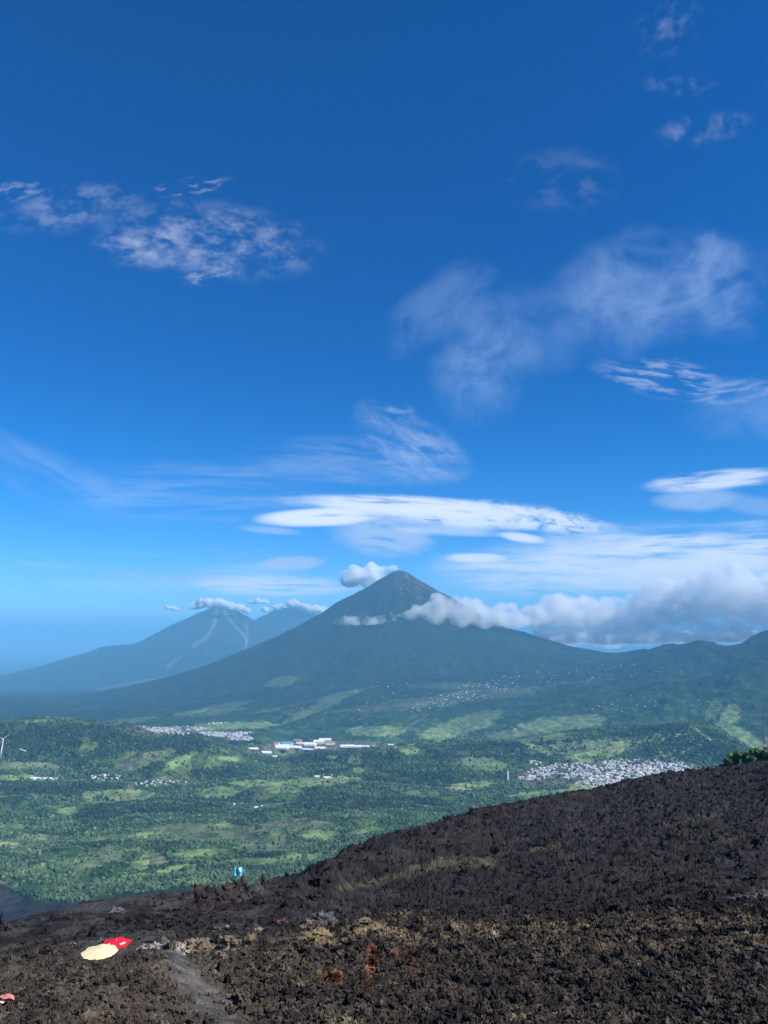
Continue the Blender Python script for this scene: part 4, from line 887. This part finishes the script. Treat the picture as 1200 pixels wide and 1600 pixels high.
T1 = [(900, 1205, 62, 13, 9, 0), (960, 1208, 70, 17, 14, 0), (1030, 1203, 52, 10, 9, 0), (845, 1208, 26, 9, 3, 0), (850, 1195, 30, 3, 1, -12), (985, 1190, 60, 3, 1, 0), (940, 1225, 40, 7, 4, 0), (830, 1216, 24, 3, 1, 0), (1060, 1197, 26, 5, 2, 0)]
big = town(2300, T1, 4200, 1)
f1, f2, cid = worley((big[:, 0]+0.4*big[:, 1])/95, (big[:, 1]-0.4*big[:, 0])/150, 811); big = big[(f2-f1 > 0.10) & (sstep(fbm(big[:, 0]/160, big[:, 1]/200, 2, 812), -0.75, -0.1) > RNG.uniform(0, 1, len(big)))]
ham = town(95, [(165, 1215, 24, 4, 5, 0), (240, 1224, 40, 4, 5, 6), (65, 1218, 26, 1.6, 2.5, 0), (290, 1222, 22, 2, .7, 0), (510, 1214, 12, 3, 1, 0), (40, 1172, 16, 1.5, .8, 0), (405, 1262, 5, 2, .4, 0), (365, 1250, 4, 8, .4, 0)], 2500, 2)
far = np.concatenate([town(620, [(235, 1142, 40, 5, 6, 4), (270, 1147, 30, 4, 3, 0), (290, 1139, 36, 4, 3, 0), (205, 1136, 26, 2, 1, 0), (330, 1131, 26, 1.5, .6, 4)], 7600, 3), town(520, [(345, 1148, 34, 4, 5, -4), (375, 1154, 20, 4, 3, 0), (375, 1146, 20, 2, 1.4, 2)], 7600, 4)])
slope = town(430, [(750, 1080, 60, 14, 4, 8), (690, 1095, 60, 10, 4, 14), (790, 1072, 70, 10, 2, 0), (850, 1060, 110, 14, 3, 0), (930, 1050, 140, 14, 3, 0), (640, 1075, 90, 22, 1.4, 0), (1000, 1100, 120, 16, 2, 0), (500, 1110, 90, 20, .5, 0), (960, 1021, 26, 1.5, 1, 0)], 8600, 5)
def where(px, py):
    if py < 1130: return 'scattered on the wide slope of the high cone'
    return ''
allh = [('town', r) for r in big]+[('hamlet', r) for r in ham]
allh.sort(key=lambda t: (t[0] != 'hamlet', t[1][3])); indiv, rest = allh[:290], [t[1] for t in allh[290:]]+list(far)+list(slope)
hr = np.random.default_rng(5)
for k, (kind_, (x, y, z, d, px, py)) in enumerate(indiv):
    vi = int(hr.choice(10, p=PROB)); t_, wm, rm = HV[vi][:3]
    if kind_ == 'hamlet': pl = 'at the left end of the hamlets' if px < 110 else ('in the upper valley hamlet at left' if px < 195 else ('in the row right of the upper hamlet' if px < 320 else 'alone among the woods mid valley')); gp = 'houses of the valley hamlets'
    else: pl = ('on the big town\'s near left edge' if px < 870 else ('on the big town\'s near side, left of middle' if px < 920 else ('on the big town\'s near side, mid way' if px < 960 else 'on the big town\'s near side, towards the lava'))); gp = 'houses of the big town'
    root = obj('house', None, loc=(x, y, z), rz=float(hr.uniform(-.5, .5)+(hr.random() < .5)*1.57), sc=float(hr.uniform(.85, 1.35)), label=f'{t_} {pl}'.replace('walled house with', 'house with'), category='house', group=gp)
    obj('wall', wm, root); obj('roof', rm, root)
Vs, Fs, Ms, o_ = [], [], [], 0
for r in rest:
    x, y, z, d, px, py = r; vi = int(hr.choice(10, p=PROB)); a_ = hr.uniform(0, 1.57); c_, s_ = math.cos(a_), math.sin(a_); sc = hr.uniform(.85, 1.4)
    for (V0, F0), mi in ((HV[vi][3], HV[vi][5]), (HV[vi][4], 4+HV[vi][6])):
        W = V0*sc; Vs.append(np.stack([W[:, 0]*c_-W[:, 1]*s_+x, W[:, 0]*s_+W[:, 1]*c_+y, W[:, 2]+z], 1))
        for f in F0: Fs.append([int(i)+o_ for i in f]); Ms.append(mi)
        o_ += len(V0)
me = bpy.data.meshes.new('distant_houses'); me.from_pydata(np.concatenate(Vs).tolist(), [], Fs)
for m_ in HW+HR: me.materials.append(m_)
me.polygons.foreach_set('material_index', Ms); me.update(); obj('distant_houses', me, kind='stuff')
# long sheds of the industrial estate: photo centre, width px, depth m, height m, wall, roof, label
SH = [(436, 1169, 30, 130, 14, 0, 2, 'long white roofed shed at the left of the factory estate'), (412, 1177, 22, 60, 8, 0, 2, 'low pale shed in front left of the factory estate'), (447, 1163, 20, 90, 14, 0, 4, 'bright blue roofed hall in the factory estate'),
      (458, 1169, 24, 80, 12, 1, 2, 'cream walled shed right of the long white roofed one'), (470, 1163, 14, 70, 12, 0, 0, 'grey roofed shed right of the blue hall'), (484, 1165, 18, 90, 18, 0, 2, 'large white hall in the middle of the factory estate'), (480, 1172, 18, 60, 10, 1, 0, 'low cream shed in front of the large white hall'),
      (498, 1162, 16, 70, 30, 1, 2, 'tall cream block, highest of the factory estate'), (508, 1160, 18, 60, 38, 1, 2, 'tall pale works tower beside the cream block'), (516, 1163, 14, 70, 22, 0, 1, 'rust roofed hall right of the pale works tower'), (500, 1170, 16, 50, 10, 0, 2, 'small white shed under the tall cream block'),
      (545, 1167, 26, 60, 14, 0, 2, 'white shed row left end, right of the works'), (560, 1168, 22, 60, 14, 0, 2, 'white shed in the middle of the right hand row'), (578, 1168, 20, 60, 12, 0, 0, 'grey roofed shed at the right end of the row'), (611, 1166, 8, 40, 16, 0, 2, 'lone white shed apart to the right of the row'),
      (425, 1183, 14, 50, 8, 0, 2, 'white roofed hall nearest the wooded spur'), (396, 1171, 14, 50, 7, 3, 2, 'low grey shed at the far left of the estate'), (465, 1158, 12, 50, 10, 2, 3, 'tile roofed shed behind the blue hall'), (430, 1162, 12, 50, 9, 1, 3, 'tile roofed shed left of the blue hall'),
      (275, 1151, 18, 60, 10, 0, 2, 'long white shed below the left valley town'), (285, 1150, 12, 50, 10, 0, 2, 'short white shed right of the long one below the left town'), (497, 1214, 9, 24, 7, 0, 2, 'white farm shed left in the mid valley meadow'), (511, 1216, 9, 24, 7, 0, 2, 'white farm shed right in the mid valley meadow'),
      (402, 1263, 8, 18, 6, 0, 2, 'lone white farm building in the woods above the flag'), (56, 1217, 16, 20, 6, 0, 2, 'long white greenhouse at the left end of the hamlets'), (74, 1218, 12, 20, 6, 0, 2, 'short white greenhouse right of the long one')]
for px, py, wpx, dep, h, wi, ri, lb in SH:
    x, y, z, d, ok = hit(np.array([float(px)]), np.array([float(py)]), 7700 if py < 1185 and px < 600 else (8200 if px == 611 else 2500)); d_ = float(d[0]); w = wpx*d_/FPX
    root = obj('warehouse', None, loc=(float(x[0]), float(y[0]), float(z[0])), rz=float(hr.uniform(-.25, .1)), label=lb, category='warehouse')
    wv, rv = house_geo(dep, w, h, True); c_ = lambda T: (np.stack([T[0][:, 1], -T[0][:, 0], T[0][:, 2]], 1), T[1])
    obj('wall', pymesh('wall', [c_(wv)], HW[wi]), root); obj('roof', pymesh('roof', [c_(rv)], HR[ri]), root)

# ------------------------------------------------------------------ woods of the valley
def woods():
    n = 240000; u = RNG.uniform(-0.58, 0.58, n); d = np.exp(RNG.uniform(math.log(2050), math.log(8200), n)*1.0)
    w = np.clip(d/4500, 0, 1)**1.2; k = RNG.uniform(0, 1, n) < w; u, d = u[k], d[k]
    x, y = d*np.sin(np.arctan(u)), d*np.cos(np.arctan(u)); z = H(x, y); c, cl, lv = land_colour(x, y, z, None); px, py = pix(x, y, z)
    vis = (py < 1460) & (px > -40) & (px < 1240)
    dens = sstep(fbm(x/420, y/110, 4, 701), -0.35, 0.15)
    k = vis & (RNG.uniform(0, 1, len(x)) < (1-0.88*cl*(1-0.7*((px > 985) & (py < 1190))))*(0.12+0.88*np.maximum(dens, darkwood_shadow(px, py, np.hypot(x, y))))) & (lv < 0.3)
    x, y, z, c, d = x[k], y[k], z[k], c[k], np.hypot(x[k], y[k]); print('woods', len(x))
    size = np.clip(np.exp(RNG.normal(0, 0.35, len(x)))*5.4, 2.6, 11)*np.clip(d/5000, 0.85, 1.25)
    o = np.argsort(d); near = o[:300*3:3]; mask = np.ones(len(x), bool); mask[near] = False
    for j, i in enumerate(near):
        i = int(i); p_ = float(pix(x[i], y[i], z[i])[0]); side = 'left of the dark flat' if p_ < 25 else ('above the dark lava flat' if p_ < 210 else ('below the meadows left of the flag' if p_ < 370 else 'between the flag and the lava slope'))
        t_ = ['dark green', 'mid green', 'yellowish green', 'deep green', 'dark green', 'mid green'][j % 6]
        put_tree('tree', FAR_P[j % 6], x[i], y[i], z[i], size[i]/5.4, f'{t_} tree in the near valley woods, {side}', 'tree', 'nearest trees of the valley woods')
    x, y, z, c, size, d = x[mask], y[mask], z[mask], c[mask], size[mask], d[mask]
    Vs, Fs, Cs, o = [], [], [], 0
    for s_ in range(10):
        V0, F0 = ico(1 if s_ < 4 else 0); rg = np.random.default_rng(s_); V0 = V0*np.exp(rg.normal(0, .22, (len(V0), 1)))*np.array([1, 1, 1.05])
        sel = (np.arange(len(x)) % 4 == s_) & (d < 3600) if s_ < 4 else (np.arange(len(x)) % 6 == s_-4) & (d >= 3600)
        idx = np.where(sel)[0]; m_ = len(idx)
        if not m_: continue
        a_ = RNG.uniform(0, 6.28, m_); ca, sa = np.cos(a_), np.sin(a_); W = V0[None]*(size[idx]*0.95)[:, None, None]
        W = np.stack([W[..., 0]*ca[:, None]-W[..., 1]*sa[:, None], W[..., 0]*sa[:, None]+W[..., 1]*ca[:, None], W[..., 2]], -1)+np.stack([x[idx], y[idx], z[idx]+size[idx]*.55], 1)[:, None]
        Vs.append(W.reshape(-1, 3)); Fs.append((F0[None]+(np.arange(m_)*len(V0))[:, None, None]).reshape(-1, 3)+o); o += m_*len(V0)
        base = np.array([[.028, .048, .032], [.050, .088, .044], [.078, .126, .058], [.108, .160, .074], [.145, .190, .092]])[np.clip((2.0+1.9*fbm(x[idx]/300, y[idx]/160, 4, 711)+RNG.normal(0, .55, m_)-1.6*darkwood_shadow(*pix(x[idx], y[idx], z[idx]), d[idx])), 0, 4).astype(int)]  # crowns darker in the dark woods and in the painted cloud shadow
        Cs.append(np.repeat(base*np.exp(RNG.normal(0, .18, (m_, 1))), len(V0), 0))
    me = mesh_np('woodland', np.concatenate(Vs), np.concatenate(Fs), M_LEAF, False); attr(me, 'tint', np.concatenate(Cs)); obj('woodland', me, kind='stuff')
woods()

# ------------------------------------------------------------------ clouds that hang about the mountains
def cloud_mat(name, dens, nsc, lo=0.40, hi=0.62, col=(0.96, 0.96, 0.98), rate=0.2):
    m_ = bpy.data.materials.new(name); m_.use_nodes = True; q = G(m_.node_tree); q.n.clear()
    v = q.new('ShaderNodeVolumePrincipled'); v.inputs['Color'].default_value = (*col, 1); v.inputs['Anisotropy'].default_value = 0.0
    ge = q.new('ShaderNodeNewGeometry'); n = q.noise(ge.outputs['Position'], nsc, 4, 0.6)
    q.l.new(q.mul(q.ss(n, lo, hi), dens), v.inputs['Density'])
    o = q.new('ShaderNodeOutputMaterial'); q.l.new(v.outputs[0], o.inputs['Volume']); m_.cycles.volume_step_rate = rate
    return m_
CM_NEAR = cloud_mat('cloud_near', 0.0058, 1/300, 0.32, 0.68, (0.985, 0.98, 0.985))
CM_PUFF = cloud_mat('cloud_puff', 0.013, 1/260, 0.30, 0.56, (1, 1, 1))
CM_THIN = cloud_mat('cloud_thin', 0.006, 1/300, 0.40, 0.62)
CM_FAR = cloud_mat('cloud_far', 0.03, 1/500, 0.28, 0.52, (.99, .99, .99))
def cloud(name, puffs, m_, label, vox, group=None, flat=0.8, amp=0.28, cell=500, seed=1, cat='cloud'):
    parts = []; Vi, Fi = ico(2); c0 = np.array(at(puffs[0][0], puffs[0][1], puffs[0][3]))
    for p in puffs:
        px, py, r, d = p[:4]; fl = p[4] if len(p) > 4 else flat; R = r*d/FPX; X, Y, Z = at(px, py, d)
        parts.append((Vi*np.array([R, min(R, 900), R*fl])+np.array([X, Y, Z])-c0, Fi))
    rg = np.random.default_rng(seed)
    for p in puffs:
        for _ in range(6):
            t, r = rg.uniform(-0.3, math.pi+0.3), p[2]*rg.uniform(0.3, 0.62); fl = p[4] if len(p) > 4 else flat
            R = r*p[3]/FPX; X, Y, Z = at(p[0]+math.cos(t)*p[2]*0.95, p[1]-math.sin(t)*p[2]*fl*0.9, p[3]+rg.uniform(-0.5, 0.5)*min(p[2]*p[3]/FPX, 700))
            parts.append((Vi*np.array([R, R, R*min(1, fl+.15)])+np.array([X, Y, Z])-c0, Fi))
    V_, F_ = merge(parts); me = mesh_np(name, V_, F_, m_); o = obj(name, me)
    md = o.modifiers.new('r', 'REMESH'); md.mode = 'VOXEL'; md.voxel_size = vox
    dg = bpy.context.evaluated_depsgraph_get(); ev = o.evaluated_get(dg); m2 = bpy.data.meshes.new_from_object(ev)
    o.modifiers.clear(); n = len(m2.vertices); co = np.empty(n*3, np.float32); m2.vertices.foreach_get('co', co); co = co.reshape(-1, 3).astype(float)
    no = np.empty(n*3, np.float32); m2.vertex_normals.foreach_get('vector', no); no = no.reshape(-1, 3)
    q = (co+c0)/cell; k = fbm3(q[:, 0], q[:, 1], q[:, 2], 4, seed, 0.55)
    billow = 1-np.abs(perlin3(q[:, 0]*1.7, q[:, 1]*1.7, q[:, 2]*1.7, seed+50))*2
    off = amp*cell*(0.7*k+0.5*billow-0.15); bot = np.clip(-no[:, 2], 0, 1)
    co = co+no*(off*(1-0.7*bot))[:, None]
    m2.vertices.foreach_set('co', co.astype(np.float32).ravel()); m2.update()
    old = o.data; o.data = m2; bpy.data.meshes.remove(old); m2.name = name
    if not m2.materials: m2.materials.append(m_)
    o.location = tuple(c0); o['label'] = label; o['category'] = cat
    if group: o['group'] = group
    return o
D1 = 16600
cloud('cloud_bank', [(618, 962, 6, 15800), (640, 962, 11, 15900), (662, 956, 15, 16000), (690, 951, 19, 16200), (715, 956, 21, 16200), (745, 960, 22, 16300), (775, 964, 20, 16500), (680, 970, 14, 16000), (720, 973, 12, 16000), (760, 974, 12, 16200), (800, 968, 20, 16800), (835, 967, 20, 17200), (862, 960, 26, 17600), (890, 958, 30, 17800),
    (920, 962, 30, 17900), (955, 966, 28, 18000), (985, 962, 30, 18000), (1015, 955, 32, 18000), (1045, 945, 36, 18000), (1080, 942, 36, 18000, .7), (1115, 934, 40, 18000, .75), (1150, 930, 40, 18000, .75), (1190, 936, 42, 18000, .75), (1230, 942, 44, 18000, .75), (1270, 945, 44, 18000, .75),
    (850, 985, 18, 17800), (900, 988, 16, 18300), (950, 990, 16, 18300), (1000, 985, 18, 18300), (1050, 982, 18, 18300), (1100, 978, 20, 18300), (1160, 978, 22, 18300), (1220, 985, 22, 18300)]+[(x, 998-(x > 1050)*2+(x*7 % 5)-2, 12+(x*13 % 5), 18600-(x % 3)*200, .55) for x in range(845, 1270, 13)]+[(x, 1004-(x > 1100)*4, 9, 19200, .6) for x in range(860, 1270, 12)]+[(x, 1009, 8, 19600, .6) for x in range(872, 965, 10)], CM_NEAR,
    'long bank of grey white cloud stretching right from the flank of the high cone', 85, amp=0.26, cell=520, seed=3)
cloud('cloud', [(540, 972, 9, 15700, .6), (558, 971, 11, 15700, .6), (575, 971, 11, 15600, .6), (592, 970, 10, 15600, .6), (612, 966, 9, 15700, .6), (525, 974, 5, 15700, .6)], CM_THIN, 'small thin cloud wisp lying across the left flank of the high cone', 40, amp=0.2, cell=260, seed=5)
cloud('cloud', [(543, 905, 13, 18900), (560, 900, 16, 18900), (580, 896, 14, 18900), (600, 893, 9, 18900), (548, 912, 9, 19100), (590, 903, 12, 18900), (574, 911, 11, 18900), (603, 891, 7, 18900), (615, 889, 5, 18900)], CM_PUFF,
      'bright white cloud puffing up behind the left side of the high summit', 60, amp=0.25, cell=380, seed=7)
cloud('cloud', [(303, 948, 6, 32600), (314, 945, 8, 32600), (328, 943, 9, 32500), (343, 943, 8, 32500), (358, 947, 7, 32500), (372, 951, 7, 32600), (386, 954, 6, 33000)], CM_FAR, 'white cloud cap sitting on the far twin volcano\'s left summit', 70, amp=0.2, cell=420, seed=9)
cloud('cloud', [(415, 953, 6, 35800, .6), (435, 950, 7, 35800, .7), (455, 944, 8, 35600, .8), (475, 949, 8, 35600, .8), (492, 953, 8, 35600, .8), (506, 957, 8, 35800, .9)], CM_FAR, 'white cloud cap sitting on the far twin volcano\'s right summit', 80, amp=0.2, cell=450, seed=11)
cloud('cloud', [(395, 941, 6, 33000, .55), (405, 940, 7, 33000, .55), (415, 941, 6, 33000, .55)], CM_FAR, 'small dark grey cloud floating between the two far summits', 50, amp=0.12, cell=300, seed=13)
cloud('cloud', [(262, 950, 4, 33000, .8), (272, 951, 4, 33000, .8), (279, 952, 3, 33000, .7)], CM_FAR, 'tiny bright cloud left of the far twin volcano\'s left summit', 40, amp=0.15, cell=260, seed=15)
for i, (x0, x1, w_) in enumerate(((860, 930, 7), (945, 1030, 8), (1050, 1110, 9), (1130, 1210, 9))):
    cloud('cloud', [(x, 1000-2*((k+i) % 2)-(i > 1)*3, w_+(k % 3), 42000, .6) for k, x in enumerate(range(x0, x1, 11))], CM_FAR,
        ['leftmost of the distant low clouds under the grey bank', 'distant low cloud under the bank, above the gap in the hills', 'distant low cloud under the bank, above the small hill peak', 'rightmost of the distant low clouds under the grey bank'][i], 130, group='distant low clouds under the bank', amp=0.25, cell=700, seed=20+i)

# ------------------------------------------------------------------ haze: one box of thin air round everything
hm = bpy.data.materials.new('haze_air'); hm.use_nodes = True; q = G(hm.node_tree); q.n.clear()
hv = q.new('ShaderNodeVolumePrincipled'); hv.inputs['Density'].default_value = 3.0e-5; hv.inputs['Color'].default_value = (0.24, 0.64, 1.0, 1); hv.inputs['Anisotropy'].default_value = -0.12
ho = q.new('ShaderNodeOutputMaterial'); q.l.new(hv.outputs[0], ho.inputs['Volume'])
V_, F_ = boxm(-170000, 170000, -3000, 200000, -2298, 1900)
obj('haze', pymesh('haze', [(V_, F_)], hm), kind='stuff')
